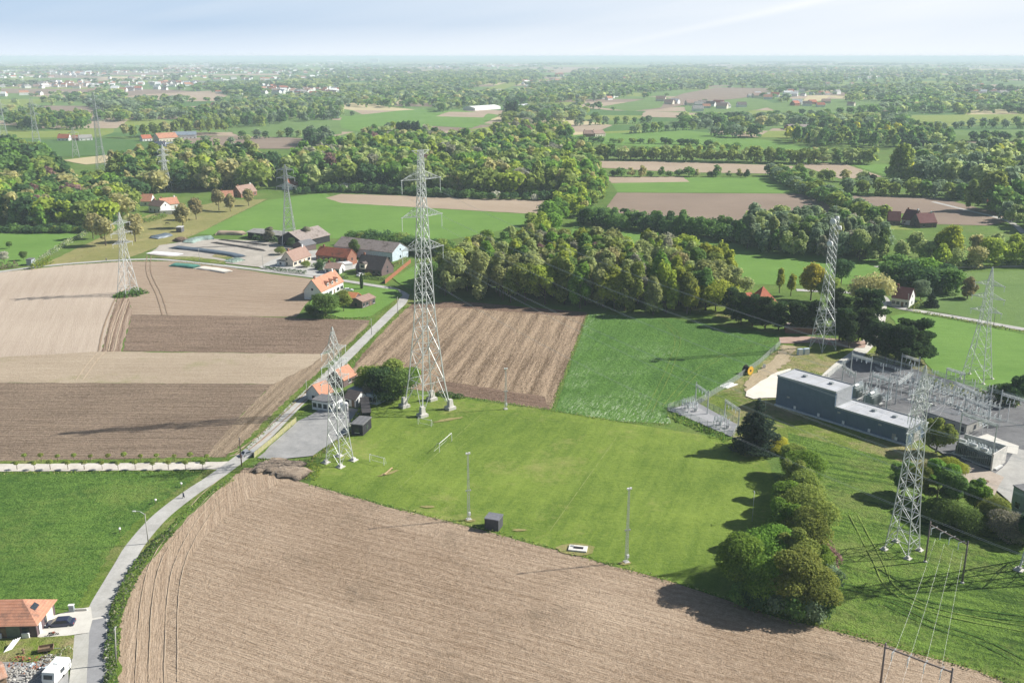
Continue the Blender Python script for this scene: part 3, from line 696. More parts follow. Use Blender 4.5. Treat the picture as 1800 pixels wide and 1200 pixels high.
# far woods, base outlines read off the photograph
for px in [[(160, 190), (330, 186), (330, 178), (180, 180)], [(370, 164), (450, 162), (450, 152), (380, 152)], [(370, 200), (480, 196), (560, 190), (620, 180), (560, 172), (420, 180)],
           [(600, 188), (700, 190), (780, 186), (800, 165), (700, 150), (600, 160)], [(690, 165), (880, 150), (960, 140), (930, 128), (760, 128), (690, 140)], [(760, 200), (820, 190), (1000, 182), (1010, 160), (900, 165), (780, 172)],
           [(940, 180), (1040, 178), (1110, 170), (1110, 150), (980, 148), (930, 150)], [(980, 150), (1110, 158), (1280, 150), (1400, 152), (1480, 150), (1480, 136), (1280, 132), (1100, 136), (1000, 138)],
           [(1280, 128), (1480, 140), (1560, 150), (1700, 150), (1800, 146), (1800, 128), (1500, 120), (1300, 118)], [(1490, 180), (1680, 182), (1680, 165), (1620, 152), (1500, 155)], [(1540, 200), (1700, 200), (1800, 200), (1900, 200), (1900, 176), (1750, 172), (1640, 178)],
           [(880, 218), (1000, 214), (1040, 208), (1000, 196), (900, 200)], [(1180, 228), (1300, 222), (1400, 222), (1400, 214), (1200, 214)], [(1000, 136), (1100, 138), (1200, 130), (1100, 122), (1010, 124)],
           [(560, 142), (700, 148), (760, 140), (700, 128), (560, 130)], [(160, 212), (220, 215), (360, 208), (360, 200), (200, 202)], [(1400, 225), (1500, 224), (1600, 226), (1590, 216), (1450, 216)], [(1250, 240), (1330, 244), (1340, 236), (1280, 232)]]:
    P = [G(*p) for p in px]; s = max(24, P[0].y / 60)
    wood('distance', px, s, (13, 19), FARM_, (('round', 1), ('broad', 1)), 1.25)
for px in [[(420, 246), (480, 243), (560, 240)], [(1100, 236), (1250, 226), (1330, 230)], [(1480, 233), (1700, 226), (1850, 226)], [(300, 262), (440, 254)], [(1000, 222), (1150, 216)], [(640, 240), (690, 233), (760, 238)], [(1700, 222), (1850, 218)]]:
    row('distance', px, 16, (9, 14), FARM_, (('round', 1),), 1.1)
def infield(x, y):
    return any(inpoly(x, y, f) for f in FIELDS_PX if len(f) > 3 and abs(f[0][1] - y) < 4000)
for a, b in FAR_EDGES:
    if a.y < 1500 or a.y > 14000: continue
    d = (b - a).length; st = 13 + a.y * .0042
    if abs(a.x) > .62 * a.y + 100: continue
    for i in range(int(d / st)):
        if random.random() < .35: continue
        q = a.lerp(b, i * st / d); x, y = q.x + random.uniform(-7, 7) * a.y / 2500, q.y + random.uniform(-7, 7) * a.y / 2500
        if not infield(x, y): T(x, y, random.uniform(6, 14) * (1 + a.y / 24000), 'round', pick(FARM_), 'distance', 1.25 + a.y / 7000)
for q in FAR_CELLS:
    c = (q[0] + q[2]) / 2
    if c.y < 1700 or c.y > 15500 or abs(c.x) > .6 * c.y: continue
    if random.random() < .09:
        st = 15 + c.y * .006; n = int((q[1] - q[0]).length / st); m_ = max(1, int((q[3] - q[0]).length / st))
        cc = pick(FARM_)
        for i in range(n):
            for j in range(m_):
                p = q[0].lerp(q[1], (i + .5) / n).lerp(q[3].lerp(q[2], (i + .5) / n), (j + .5) / m_)
                x, y = p.x + random.uniform(-.4, .4) * st, p.y + random.uniform(-.4, .4) * st
                if not infield(x, y): T(x, y, random.uniform(11, 18) * (1 + c.y / 24000), 'round', cc if random.random() < .6 else pick(FARM_), 'distance', 1.2 + c.y / 7000)
# trees one can single out
one(1352, 566, 9, 'round', 'mid green', 'green tree in front of the pyramid-roofed house', 1.0)
one(1322, 568, 8, 'ragged', 'dark green', 'dark tree left in front of the pyramid-roofed house', 1.0)
one(1328, 792, 15.0, 'cone', 'blue green', 'big dark blue-green spruce at the corner of the sports field', 1.25, 'spruce_tree')
one(1368, 795, 5, 'bush', 'golden', 'small yellow-green tree at the foot of the dark spruce', 1.0)
BELT = [(1392, 834, 8.5), (1410, 852, 9), (1386, 874, 10), (1412, 896, 10.5), (1384, 918, 10), (1414, 938, 11.5), (1380, 960, 11), (1412, 984, 12), (1300, 1038, 12), (1350, 1014, 11), (1392, 1030, 12.5), (1346, 1062, 11), (1390, 1070, 12.5), (1430, 1078, 9.5), (1436, 1026, 9)]
for i, (x, y, h) in enumerate(BELT):
    one(x, y, h, ('round', 'broad', 'ragged', 'wide_cluster')[i % 4] if i != 8 else 'round', ('olive', 'fresh green', 'olive', 'olive', 'fresh green')[i % 5] if i != 8 else 'fresh green',
        (f"{i + 1}{'th' if i > 2 else ('st', 'nd', 'rd')[i]} green tree counted from the spruce down the belt beside the sports field" if i != 8 else 'round light green tree standing out at the lower left tip of the field-side belt'), 1.0)
for i, (x, y, h) in enumerate([(1300, 1062, 5), (1330, 1072, 5.5), (1362, 1080, 5.5), (1395, 1088, 6), (1425, 1093, 5.5), (1447, 1085, 6), (1450, 1035, 7), (1446, 1000, 7)]):
    p = G(x, y); T(p.x, p.y, h, 'bush', 'purple' if i == 7 else random.choice(['sage', 'dark green', 'mid green']), 'the undergrowth below the field-side row', .8)
for x, y, h, c, s in [(1585, 868, 9.2, 'mid green', 'round dark bush left of the tall pylon by the substation'), (1612, 882, 8.6, 'olive', 'dark bush right behind the pylon in the meadow'), (1646, 880, 9.8, 'fresh green', 'big yellow-green bush below the transformer bay'),
                      (1680, 900, 9.8, 'mid green', 'round tree with pale flower clusters below the sandy lane'), (1712, 900, 8.6, 'fresh green', 'bright bush at the bend of the sandy lane'), (1745, 925, 7.5, 'olive', 'low bush beside the service road'),
                      (1775, 945, 7.5, 'grey green', 'pale bush by the teal building'), (1808, 955, 8.0, 'dark green', 'dark bush at the right edge below the teal building'), (1660, 918, 7.5, 'mid green', 'dark low tree in front of the yellow-green bush'),
                      (1700, 932, 6.9, 'mid green', 'low tree at the meadow edge near the concrete portal'), (1645, 795, 10.3, 'olive', 'bushy tree at the end of the long blue-grey building'), (1622, 840, 6.3, 'tan', 'tan shrub behind the meadow pylon'),
                      (1668, 838, 5.8, 'yellow green', 'yellowish shrub beside the transformer bay'), (1790, 712, 9.2, 'dark green', 'dark tree at the right edge beyond the substation'), (1765, 706, 6.9, 'dark green', 'dark bush beyond the substation fence'),
                      (1815, 690, 10.3, 'dark green', 'tall dark tree at the right edge beside the right meadow')]:
    one(x, y, h, 'bush' if h < 8 else 'ragged', c, s, 1.15)
for x, y, h, k, c, s in [(650, 692, 9.5, 'broad', 'fresh green', 'light green tree at the left of the clump by the great pylon'), (668, 700, 10, 'round', 'dark green', 'dark tree in front of the clump by the great pylon'), (690, 690, 11, 'round', 'olive', 'olive tree at the back of the clump by the great pylon'),
                         (700, 702, 10, 'broad', 'mid green', 'broad mid green tree in the clump by the great pylon'), (722, 690, 8.5, 'round', 'fresh green', 'tree behind the great pylon legs'), (684, 704, 8.5, 'bush', 'dark green', 'dark bush at the foot of the clump by the great pylon'),
                         (646, 706, 6.5, 'slim', 'grey green', 'thin bare tree in front of the white clubhouse'),
                         (573, 556, 10, 'broad', 'mid green', 'round garden tree in front of the white house with dormers'), (604, 548, 9, 'round', 'olive', 'garden tree beside the low orange-roofed wing'), (548, 552, 5, 'bush', 'mid green', 'low shrub at the corner of the house garden'), (560, 560, 4, 'bush', 'dark green', 'dark shrub along the garden edge beside the ploughed field'),
                         (636, 508, 7, 'column', 'dark green', 'dark clipped conical tree on the lawn'), (624, 452, 9.5, 'oval', 'mid green', 'green tree between the red roof and the white barn'), (562, 474, 4.5, 'bush', 'dark green', 'clipped bush beside the small bungalow'), (538, 470, 4, 'bush', 'olive', 'bush by the drive of the first white house'),
                         (492, 448, 5, 'bush', 'olive', 'bush behind the first white house'), (512, 438, 6.5, 'round', 'dark green', 'dark tree beside the farm yard entrance'),
                         (186, 432, 17, 'oval', 'tan', 'tall tan-leaved tree left of the white pylon'), (238, 425, 17, 'oval', 'tan', 'tall tan-leaved tree right of the white pylon'), (164, 420, 16, 'oval', 'tan', 'tan-leaved tree beside the left park'),
                         (322, 401, 15, 'oval', 'tan', 'slim tan tree standing in the horse pasture'), (345, 386, 14, 'oval', 'tan', 'tan tree by the pasture fence'), (385, 370, 15, 'oval', 'tan', 'broad bare-looking tree beside the small cottage'), (405, 372, 12, 'oval', 'tan', 'tan tree in front of the small cottage'), (437, 362, 12, 'oval', 'tan', 'tan tree in front of the red-roofed cottage'),
                         (235, 372, 15, 'column', 'dark green', 'dark pointed cypress beside the white villa'), (205, 372, 14, 'cone', 'dark green', 'dark conifer left of the white villa'), (222, 350, 14, 'cone', 'dark green', 'dark conifer behind the white villa'), (192, 360, 15, 'cone', 'dark green', 'dark conifer at the edge of the left park'),
                         (475, 425, 8, 'feather', 'grey green', 'thin tree behind the long dark shed'), (540, 428, 9, 'feather', 'grey green', 'pale thin tree between the shed and the barn'), (17, 437, 4, 'round', 'mid green', 'small tree in the left meadow'), (42, 458, 5, 'round', 'mid green', 'little tree by the garden gate on the left'), (8, 462, 6, 'round', 'white blossom', 'white blossoming tree in the left meadow'),
                         (1258, 548, 14, 'broad', 'yellow green', 'spreading yellow-green tree at the right end of the wood'), (1213, 552, 13, 'oval', 'yellow green', 'bright yellow-green tree at the front of the wood'), (1370, 515, 12, 'slim', 'yellow green', 'slender yellow-green tree behind the pyramid roof'), (1390, 520, 11, 'slim', 'yellow green', 'second slender yellow-green tree behind the pyramid roof'),
                         (1425, 528, 16, 'oval', 'golden', 'tall golden tree behind the telecom mast'), (1452, 532, 12, 'round', 'olive', 'olive tree right of the telecom mast'), (1530, 545, 16, 'broad', 'tan', 'big tan-green tree by the road junction'), (1478, 500, 12, 'round', 'dark green', 'dark tree across the road from the mast'),
                         (1636, 540, 8, 'cone', 'blue green', 'dark blue-green conifer beside the white house'), (1618, 528, 9, 'round', 'sage', 'grey-green tree behind the white house'), (1700, 525, 9, 'feather', 'tan', 'tan half-bare tree in the roadside meadow'), (1680, 515, 10, 'slim', 'pale green', 'slim pale tree in the roadside meadow'),
                         (1582, 322, 32, 'oval', 'olive', 'tallest tree standing at the end of the wedge field'), (1742, 370, 28, 'oval', 'olive', 'big rounded tree by the hill road'), (1662, 470, 22, 'oval', 'yellow green', 'high yellow-green poplar by the far lane'),
                         (740, 262, 1, 'bush', 'olive', None)]:
    if s: one(x, y, h, k, c, s, 1.55 if k == 'feather' else 1.0)
for i, x in enumerate((702, 710, 718, 728, 735)):
    p = G(x, 250); T(p.x, p.y, 24, 'column', 'dark green', 'the Lombardy poplars over the park wood', 1.0)
for i, (x, y) in enumerate([(893, 212), (900, 212), (907, 212)]):
    p = G(x, y); T(p.x, p.y, 30, 'column', 'dark green', 'the far poplars by the white sheds', 1.0)

ORD = lambda n: str(n) + ('th' if 10 < n % 100 < 14 else {1: 'st', 2: 'nd', 3: 'rd'}.get(n % 10, 'th'))
KN = {'feather': 'broadleaf_tree', 'ragged': 'broadleaf_tree', 'round': 'broadleaf_tree', 'broad': 'broadleaf_tree', 'oval': 'broadleaf_tree', 'slim': 'slender_tree', 'column': 'poplar_tree', 'cone': 'conifer_tree', 'bush': 'bush', 'pine': 'pine_tree', 'wide_cluster': 'broadleaf_tree'}
def visible(t):
    u, v = proj(t['x'], t['y'], t['h'] / 2); return -30 < u < 1830 and v < 1230
for t in ALLT: t['app'] = t['h'] * t['wf'] / math.hypot(t['x'], t['y'])
cand = sorted([t for t in ALLT if visible(t)], key=lambda t: (t['own'] is None, -t['app']))
INDIV = cand[:292]; ids = set(map(id, INDIV))
groups = {}
for t in INDIV:
    if not t['own']:
        t['name'] = KN[t['kind']]
        groups.setdefault((t['area'], t['col'], t['name'].replace('_', ' ')), []).append(t)
for (ar, co, nm), ls in groups.items():
    ls.sort(key=lambda t: proj(t['x'], t['y'])[0])
    for i, t in enumerate(ls):
        sp = 'leaved ' if co not in ('white blossom',) else ''
        nm2 = nm if nm != 'bush' else 'bush'
        t['own'] = (f"{ORD(i + 1)} {co} {nm2} from left, {ar[4:] if ar.startswith('the ') else ar}" if len(ls) > 1 else f"the {co} {nm2} in {ar}")
        t['grp'] = f"{nm}s in {ar}" if nm != 'bush' else f"bushes in {ar}"
def place_tree(t):
    d = math.hypot(t['x'], t['y']); lod = 'hi' if d < 260 else ('mid' if d < 560 else 'lo')
    nm = t.get('name') or KN[t['kind']]
    r = empty(nm, (t['x'], t['y'], 0), random.uniform(0, 6.28), t['own'], 'bush' if nm == 'bush' else 'tree', t.get('grp'))
    var = random.randrange(4 if lod != 'hi' else 3); s = t['h']; w_ = s * t['wf'] * random.uniform(.93, 1.08)
    c = bpy.data.objects.new('crown', crown_mesh(t['kind'], lod, var)); C.objects.link(c); c.parent = r; c.scale = (w_, w_, s)
    c.material_slots[0].link = 'OBJECT'; c.material_slots[0].material = LEAF[t['col']]
    if nm != 'bush':
        k = bpy.data.objects.new('trunk', trunk_mesh(t['kind'])); C.objects.link(k); k.parent = r; k.scale = (w_, w_, s)
    return r
for t in INDIV: place_tree(t)
# pines by the mast and substation, each with its bare trunk
PINES = [(1287, 562), (1302, 571), (1322, 574), (1345, 578), (1368, 580), (1392, 582), (1410, 585), (1430, 586), (1475, 600), (1492, 612), (1508, 600), (1522, 606), (1486, 580), (1512, 575), (1535, 580), (1470, 575),
         (1540, 622), (1556, 632), (1572, 640), (1592, 646), (1604, 640), (1616, 636), (1584, 628)]
for i, (x, y) in enumerate(PINES):
    p = G(x, y); g1 = i < 8; g2 = i < 16
    ar = 'hedge-like line left of the telecom mast' if g1 else ('stand between mast and road' if g2 else 'stand above the substation yard')
    j = i if g1 else (i - 8 if g2 else i - 16)
    place_tree(dict(x=p.x, y=p.y, h=random.uniform(12.5, 16) * (1 if i > 7 else .85), kind='pine', col='pine green', wf=1.15, own=f"dark pine, {ORD(j + 1)} counted in the {ar}", grp='dark pines around the telecom mast', name='pine_tree'))
# everything further off reads as one mass
def mass(ts, name, label):
    V = []; Q = []; MI = []; mats = list(LEAF.values()); keys = list(LEAF.keys()); off = 0; tmpl = {}
    for t in ts:
        d = math.hypot(t['x'], t['y'])
        n, lf = (1100, .05) if d < 620 else (420, .085) if d < 900 else ((170, .12) if d < 1900 else ((46, .2) if d < 4200 else (20, .3)))
        kd = t['kind']; k = (kd, n, random.randrange(3))
        if k not in tmpl: tmpl[k] = leaf_cloud(hash((n, k[2])) % 1000 + len(kd), n, shape_lobes(kd, 5 + k[2] * 3) + ([(0, 0, .2, .3, .3, .2)] if kd in ('round', 'broad') else []), lf, up=.5, nbias=1.0)
        v, q = tmpl[k]; a = random.uniform(0, 6.28); ca, sa = math.cos(a), math.sin(a); s = t['h']; w_ = s * t['wf']
        vv = np.empty_like(v); vv[:, 0] = (v[:, 0] * ca - v[:, 1] * sa) * w_ + t['x']; vv[:, 1] = (v[:, 0] * sa + v[:, 1] * ca) * w_ + t['y']; vv[:, 2] = v[:, 2] * s
        V.append(vv); Q.append(q + off); off += len(v); MI.append(np.full(len(q), keys.index(t['col'])))
    me = npmesh(name, np.concatenate(V), np.concatenate(Q), mats, np.concatenate(MI)); o = bpy.data.objects.new(name, me); C.objects.link(o)
    return tag(o, label, 'woodland', kind='stuff')
rest = [t for t in ALLT if id(t) not in ids and abs(t['x']) < .62 * t['y'] + 60]
print('TREES', len(ALLT), 'rest', len(rest), 'nearest rest', sorted(t['y'] for t in rest if visible(t))[:3])
mass(rest, 'woodland', 'mass of distant trees, copses and hedgerows reaching to the hazy horizon')
# ---------------------------------------------------------------- haze: one even layer of air
def make_haze(dens):
    m, t = newmat('haze_air')
    v = t.n('ShaderNodeVolumePrincipled', {'Color': (.74, .87, 1.0, 1), 'Density': dens, 'Anisotropy': 0.0})
    t.out(vol=v.outputs[0])
    MB().box((0, 29600, 51.5), (122000, 61600, 105)).build('haze', m, kind='stuff', label='thin blue summer haze lying over the plain')
make_haze(.000115)

# ---------------------------------------------------------------- houses
def house(name, label, p0, p1, depth, eave, ridge, wallm, roofm, cat='house', gable='side', windows=True, chimney=1, over=.35, group=None, door=True, hipped=False, world=False, shutters=None, winrow=None, flat=False):
    """p0,p1: base corners of the near long wall (photo pixels), ridge parallel to it when gable == 'side'"""
    a = p0 if world else G(*p0); b = p1 if world else G(*p1); d = b - a; L = d.length; rz = math.atan2(d.y, d.x); D = depth
    r = empty(name, a, rz, label, cat, group)
    mb = MB(); t = .25; rf = MB()
    if flat:
        mb.box((L / 2, D / 2, eave / 2), (L, D, eave)); rf.box((L / 2, D / 2, eave + .12), (L + over, D + over, .24))
    elif hipped:
        mb.box((L / 2, D / 2, eave / 2), (L, D, eave)); o = over; h = min(D / 2, L / 2) * .95
        vs = [(-o, -o, eave), (L + o, -o, eave), (L + o, D + o, eave), (-o, D + o, eave), (h, D / 2, ridge), (L - h, D / 2, ridge)]
        rf.add(vs, [(0, 1, 5, 4), (1, 2, 5), (2, 3, 4, 5), (3, 0, 4), (0, 3, 2, 1)])
    else:
        if gable == 'side':
            prof = [(0, 0), (D, 0), (D, eave), (D / 2, ridge), (0, eave)]
            vs = [(0, y, z) for y, z in prof] + [(L, y, z) for y, z in prof]; n = 5
            mb.add(vs, [(4, 3, 2, 1, 0), (5, 6, 7, 8, 9)] + [(i, (i + 1) % n, n + (i + 1) % n, n + i) for i in range(n)])
            sl_ = (ridge - eave) / (D / 2); o = over; z0 = eave - sl_ * o
            for s in (0, 1):
                ya, yb = (-o, D / 2) if s == 0 else (D + o, D / 2)
                q = [(-o * .6, ya, z0 + .04), (L + o * .6, ya, z0 + .04), (L + o * .6, yb, ridge + .04), (-o * .6, yb, ridge + .04)]
                rf.add(q + [(x, y, z + .2) for x, y, z in q], [(0, 1, 2, 3), (7, 6, 5, 4), (0, 4, 5, 1), (1, 5, 6, 2), (3, 2, 6, 7), (0, 3, 7, 4)])
        else:
            prof = [(0, 0), (L, 0), (L, eave), (L / 2, ridge), (0, eave)]
            vs = [(x, 0, z) for x, z in prof] + [(x, D, z) for x, z in prof]; n = 5
            mb.add(vs, [(0, 1, 2, 3, 4), (9, 8, 7, 6, 5)] + [((i + 1) % n, i, n + i, n + (i + 1) % n) for i in range(n)])
            sl_ = (ridge - eave) / (L / 2); o = over; z0 = eave - sl_ * o
            for s in (0, 1):
                xa, xb = (-o, L / 2) if s == 0 else (L + o, L / 2)
                q = [(xa, -o * .6, z0 + .04), (xa, D + o * .6, z0 + .04), (xb, D + o * .6, ridge + .04), (xb, -o * .6, ridge + .04)]
                rf.add(q + [(x, y, z + .2) for x, y, z in q], [(0, 1, 2, 3), (7, 6, 5, 4), (0, 4, 5, 1), (1, 5, 6, 2), (3, 2, 6, 7), (0, 3, 7, 4)])
    mb.build('wall', wallm, r); ro = rf.build('roof', roofm, r)
    for k in range(chimney):
        cx_ = (.12, .88, .5)[k] * L if gable == 'side' else L / 2; cyy = D / 2 if gable == 'side' else (.15, .85, .5)[k] * D
        c = MB().box((cx_, cyy, ridge + .35), (.9, .6, 1.7)).build('chimney', BRICK if k % 2 == 0 else WHITEWASH, ro)
    if windows:
        n = winrow or max(1, int(L / 4)); 
        for i in range(n):
            x = L * (i + .5) / n
            if door and i == n // 2 and n > 1:
                MB().box((x, -.04, 1.05), (1.0, .1, 2.1)).build('door', WOOD, r); continue
            wob = MB().box((x, -.03, min(1.5, eave * .55)), (1.25, .08, min(1.3, eave * .45))).build('window', GLASS, r)
            zz = min(1.5, eave * .55) - min(1.3, eave * .45) / 2
            MB().box((x, -.06, zz - .07), (1.45, .16, .1)).build('sill', WHITE, wob)
            if shutters:
                MB().box((x - .95, -.04, 1.5), (.5, .08, 1.3)).box((x + .95, -.04, 1.5), (.5, .08, 1.3)).build('shutters', shutters, wob)
        for xx, sx in ((L, 1), (0, -1)):
            MB().box((xx + sx * .03, D * .5, min(1.5, eave * .55)), (.08, 1.1, min(1.3, eave * .45))).build('window', GLASS, r)
            if ridge > 6.5 and not hipped and gable == 'side': MB().box((xx + sx * .03, D * .5, eave + .6), (.08, .9, 1.0)).build('window', GLASS, r)
    return r
def dormer(par, x, y, z, w_=1.6, d=2.2, h=1.5, roofm=None, wallm=None):
    o = MB().box((x, y, z), (w_, d, h)).build('dormer', wallm or WHITEWASH, par)
    rf = MB(); t = h / 2 + z
    for s in (-1, 1):
        q = [(x + s * (w_ / 2 + .2), y - d / 2 - .2, t - .1), (x + s * (w_ / 2 + .2), y + d / 2, t - .1), (x, y + d / 2, t + .8), (x, y - d / 2 - .2, t + .8)]
        rf.add(q + [(a, b, c + .1) for a, b, c in q], [(0, 1, 2, 3), (7, 6, 5, 4), (0, 4, 5, 1), (3, 2, 6, 7), (0, 3, 7, 4), (1, 5, 6, 2)])
    rf.build('dormer_roof', roofm, o); MB().box((x, y - d / 2 - .03, z), (w_ * .6, .06, h * .6)).build('dormer_window', GLASS, o)
BLUEW = plain('pale_blue_render', (.48, .56, .62), .8, .2)
# farm hamlet
house('farmhouse', 'white cottage with a brown tiled roof and shuttered windows beside the farm yard', (515.6, 469.5), (547, 458.5), 7.2, 3.1, 7.4, CREAM, BROWNT, chimney=2, shutters=DARK, winrow=4)
house('lean_to', 'low white flat-roofed annex at the left gable of the shuttered cottage', (487, 467), (500, 469), 5, 2.6, 2.6, WHITEWASH, GREYROOF, 'annex', flat=True, chimney=0, door=False)
house('long_shed', 'long dark open shed with a grey sheet roof behind the silage yard', (436, 418.5), (497, 425.5), 11, 3.6, 4.6, DARK, FIBRE, 'shed', windows=False, chimney=0, over=.8)
house('barn', 'wide dark barn with a mossy grey roof behind the red-roofed barn', (530, 436), (580, 424), 17, 3.8, 8.0, DARK, FIBREB, 'barn', windows=False, chimney=0, over=.6)
house('small_barn', 'smaller dark barn between the wide barn and the shuttered cottage', (535, 443), (556, 438), 8, 3.2, 5.2, BRICKD, GREYROOF, 'barn', windows=False, chimney=0)
house('red_barn', 'low red-tiled farmhouse with an orange chimney below the wide barn', (556, 457), (611, 463), 8, 3.0, 6.4, BRICK, REDT, winrow=6, chimney=1)
house('white_barn', 'long barn with a mossy roof, pale blue wall and white gable', (588, 447.5), (690, 460), 14, 4.6, 8.4, BLUEW, FIBREB, 'barn', windows=True, chimney=0, winrow=9, door=False)
house('bungalow', 'small white bungalow with a brown roof in front of the red farmhouse', (571, 481), (597, 482), 8, 2.6, 4.6, WHITEWASH, BROWNT, 'bungalow', winrow=3)
house('carport', 'white flat-roofed carport beside the small bungalow', (600, 474), (620, 472), 6, 2.4, 2.4, WHITE, plain('white_roof', (.6, .6, .6)), 'carport', flat=True, chimney=0, windows=False)
h3 = house('villa', 'brown-roofed brick villa with a pale gable end behind a wooden fence', (626, 480), (671, 485.5), 10, 2.9, 8.2, BRICKD, DARKT, winrow=5)
dormer(h3, 4.2, 1.2, 3.8, 3.2, 3.5, 2.4, DARKT, CREAM)
h4 = house('dormer_house', 'tall white house with an orange roof and three dormers by the tilled field', (564.5, 528), (604, 509), 8, 3.9, 8.6, WHITEWASH, ORANGE, winrow=6, chimney=2, shutters=DARK)
Lh = (G(604, 509) - G(564.5, 528)).length
for k in range(3): dormer(h4, Lh * (.35 + .2 * k), 1.5, 5.3, 1.5, 2.4, 1.4, ORANGE)
house('garden_wing', 'low wing with a bright orange roof between the two garden houses', (594, 534), (622, 537), 7, 2.5, 4.6, BRICKD, roofmat('bright_orange_tiles', (.62, .22, .09), (.72, .32, .15)), windows=True, chimney=0, winrow=3)
house('garden_house', 'small dark brick house with a flat brown roof and white-framed windows on the lawn', (637, 543), (660, 534.5), 6.5, 3.0, 4.2, BRICKD, BROWNT, winrow=4, chimney=0)
# clubhouse group beside the road
house('roadside_house', 'small house with an orange roof right at the road by the car park', (564, 708), (586, 699), 6.0, 2.3, 5.0, WHITEWASH, ORANGE, chimney=0)
house('clubhouse_annex', 'white flat-roofed annex in front of the orange-roofed roadside house', (549, 719), (586, 725), 5.2, 2.9, 2.9, WHITE, GREYROOF, 'annex', flat=True, chimney=0, winrow=4, door=False)
house('hidden_house', 'house with an orange roof half hidden by the clump of dark trees', (604, 681), (626, 670), 6, 2.5, 5.2, BRICKD, ORANGE, chimney=0)
house('canteen', 'long low building with a blue-grey flat roof under the trees by the car park', (612, 701), (662, 712), 9, 3.0, 3.0, plain('bluish_wall', (.42, .5, .56)), plain('blue_grey_roof', (.20, .26, .31), .5), 'clubhouse', flat=True, chimney=0, winrow=7)
house('gable_shed', 'small shed with a dark brown roof and white gable beside the water tank', (606, 712), (626, 716.5), 5, 2.5, 4.2, WHITEWASH, DARKT, 'shed', winrow=2, chimney=0)
house('black_shed', 'square black shed with a flat roof at the corner of the car park', (618, 764), (638, 766), 6.2, 3.1, 3.1, DARK, GREYROOF, 'shed', flat=True, chimney=0, winrow=1, door=False)
house('black_long_shed', 'long narrow black shed with a flat roof behind the square black shed', (638, 742), (652, 741), 13, 2.7, 2.7, DARK, plain('tar_roof', (.06, .055, .055)), 'shed', flat=True, chimney=0, windows=False)
t_ = empty('water_tank', G(605, 722), 0, 'white cylindrical tank beside the small gabled shed', 'tank')
MB().lathe((0, 0, 0), [(1.3, 0), (1.3, 2.2), (1.2, 2.5), (.5, 2.8)], 16).build('tank_body', WHITE, t_, True); MB().lathe((0, 0, 2.75), [(.35, 0), (.35, .25)], 10).build('lid', STEELD, t_)
house('field_shed', 'small dark grey shed standing alone on the near edge of the sports field', (852, 930), (876, 934), 3.0, 2.55, 2.55, plain('grey_sheet', (.07, .07, .08)), plain('shed_sheet_roof', (.17, .17, .19), .6), 'shed', flat=True, chimney=0, windows=False, over=.2)
# bottom-left bungalow
hb = house('corner_house', 'dark brick bungalow with a hipped orange roof at the lower left corner', G(66.5, 1120) - Vector((15.5, .6, 0)), G(66.5, 1120), 7.6, 2.75, 5.6, plain('purple_brick', (.13, .095, .10), .9, .15, 0, .2, 2), ORANGE, hipped=True, world=True, winrow=4, chimney=0, over=.55)
MB().box((14.0, 3.6, 4.2), (1.0, 1.8, .12), ry=R(38)).build('skylight', GLASS, hb); MB().box((15.6, 5.2, 1.25), (.08, 2.6, 2.3)).build('garage_door', CREAM, hb)
MB().box((15.62, 1.2, 1.4), (.1, .9, 2.7)).build('drainpipe_panel', WHITE, hb); MB().box((11.4, -.06, 1.3), (2.4, .1, 2.3)).build('window_surround', plain('olive_frame', (.16, .18, .14)), hb)
for k in (8.7, 13.6): MB().box((k, -.35, .6), (1.3, .3, 1.2)).build('planter', WHITE, hb)
MB().box((7.5, -1.1, .08), (17, 1.6, .16)).build('kerb_paving', m_conc2, hb)
# villas in the left park
VG = 'white and orange houses of the left hamlet'
house('park_villa', 'white villa with a tall orange roof nearest the dark cypresses', (246, 362), (266, 362), 9, 3.2, 7.5, WHITEWASH, ORANGE, group=VG)
house('park_villa', 'white two-gabled villa in the middle of the left hamlet', (262, 372), (283, 375), 8, 4.4, 7.5, WHITEWASH, BROWNT, group=VG)
house('park_villa', 'broad orange-roofed villa on the right of the left hamlet', (286, 369), (316, 366), 9, 3.4, 7.2, WHITEWASH, ORANGE, group=VG, chimney=2)
house('white_outbuilding', 'long low white outbuilding below the orange villas', (282, 378), (312, 377), 5, 2.6, 2.6, WHITE, plain('white_sheet', (.62, .62, .62)), 'outbuilding', flat=True, chimney=0)
house('cottage', 'small cottage with an orange roof at the upper edge of the horse pasture', (389, 353), (411, 352), 7, 3.0, 6.6, CREAM, ORANGE)
house('cottage', 'brown-roofed cottage among tan trees beside the bright field', (424, 348), (452, 343), 9, 3.2, 8.2, BRICK, BROWNT, chimney=2)
house('cottage', 'red-roofed white cottage half hidden in the dark trees above the bright field', (514, 334), (528, 330), 9, 3.0, 7.6, WHITEWASH, REDT)
house('stable', 'small grey box-shaped horse shelter in the pasture', (310, 409), (319, 409), 5, 3.0, 3.0, plain('grey_boards', (.10, .10, .11)), plain('pale_sheet', (.5, .5, .5)), 'shelter', flat=True, chimney=0, windows=False)
house('garden_shed', 'grey shed with a pale front at the far left road junction', (47, 467), (56, 467), 4, 3.0, 3.0, plain('grey_render', (.3, .33, .36)), GREYROOF, 'shed', flat=True, chimney=0, windows=False)
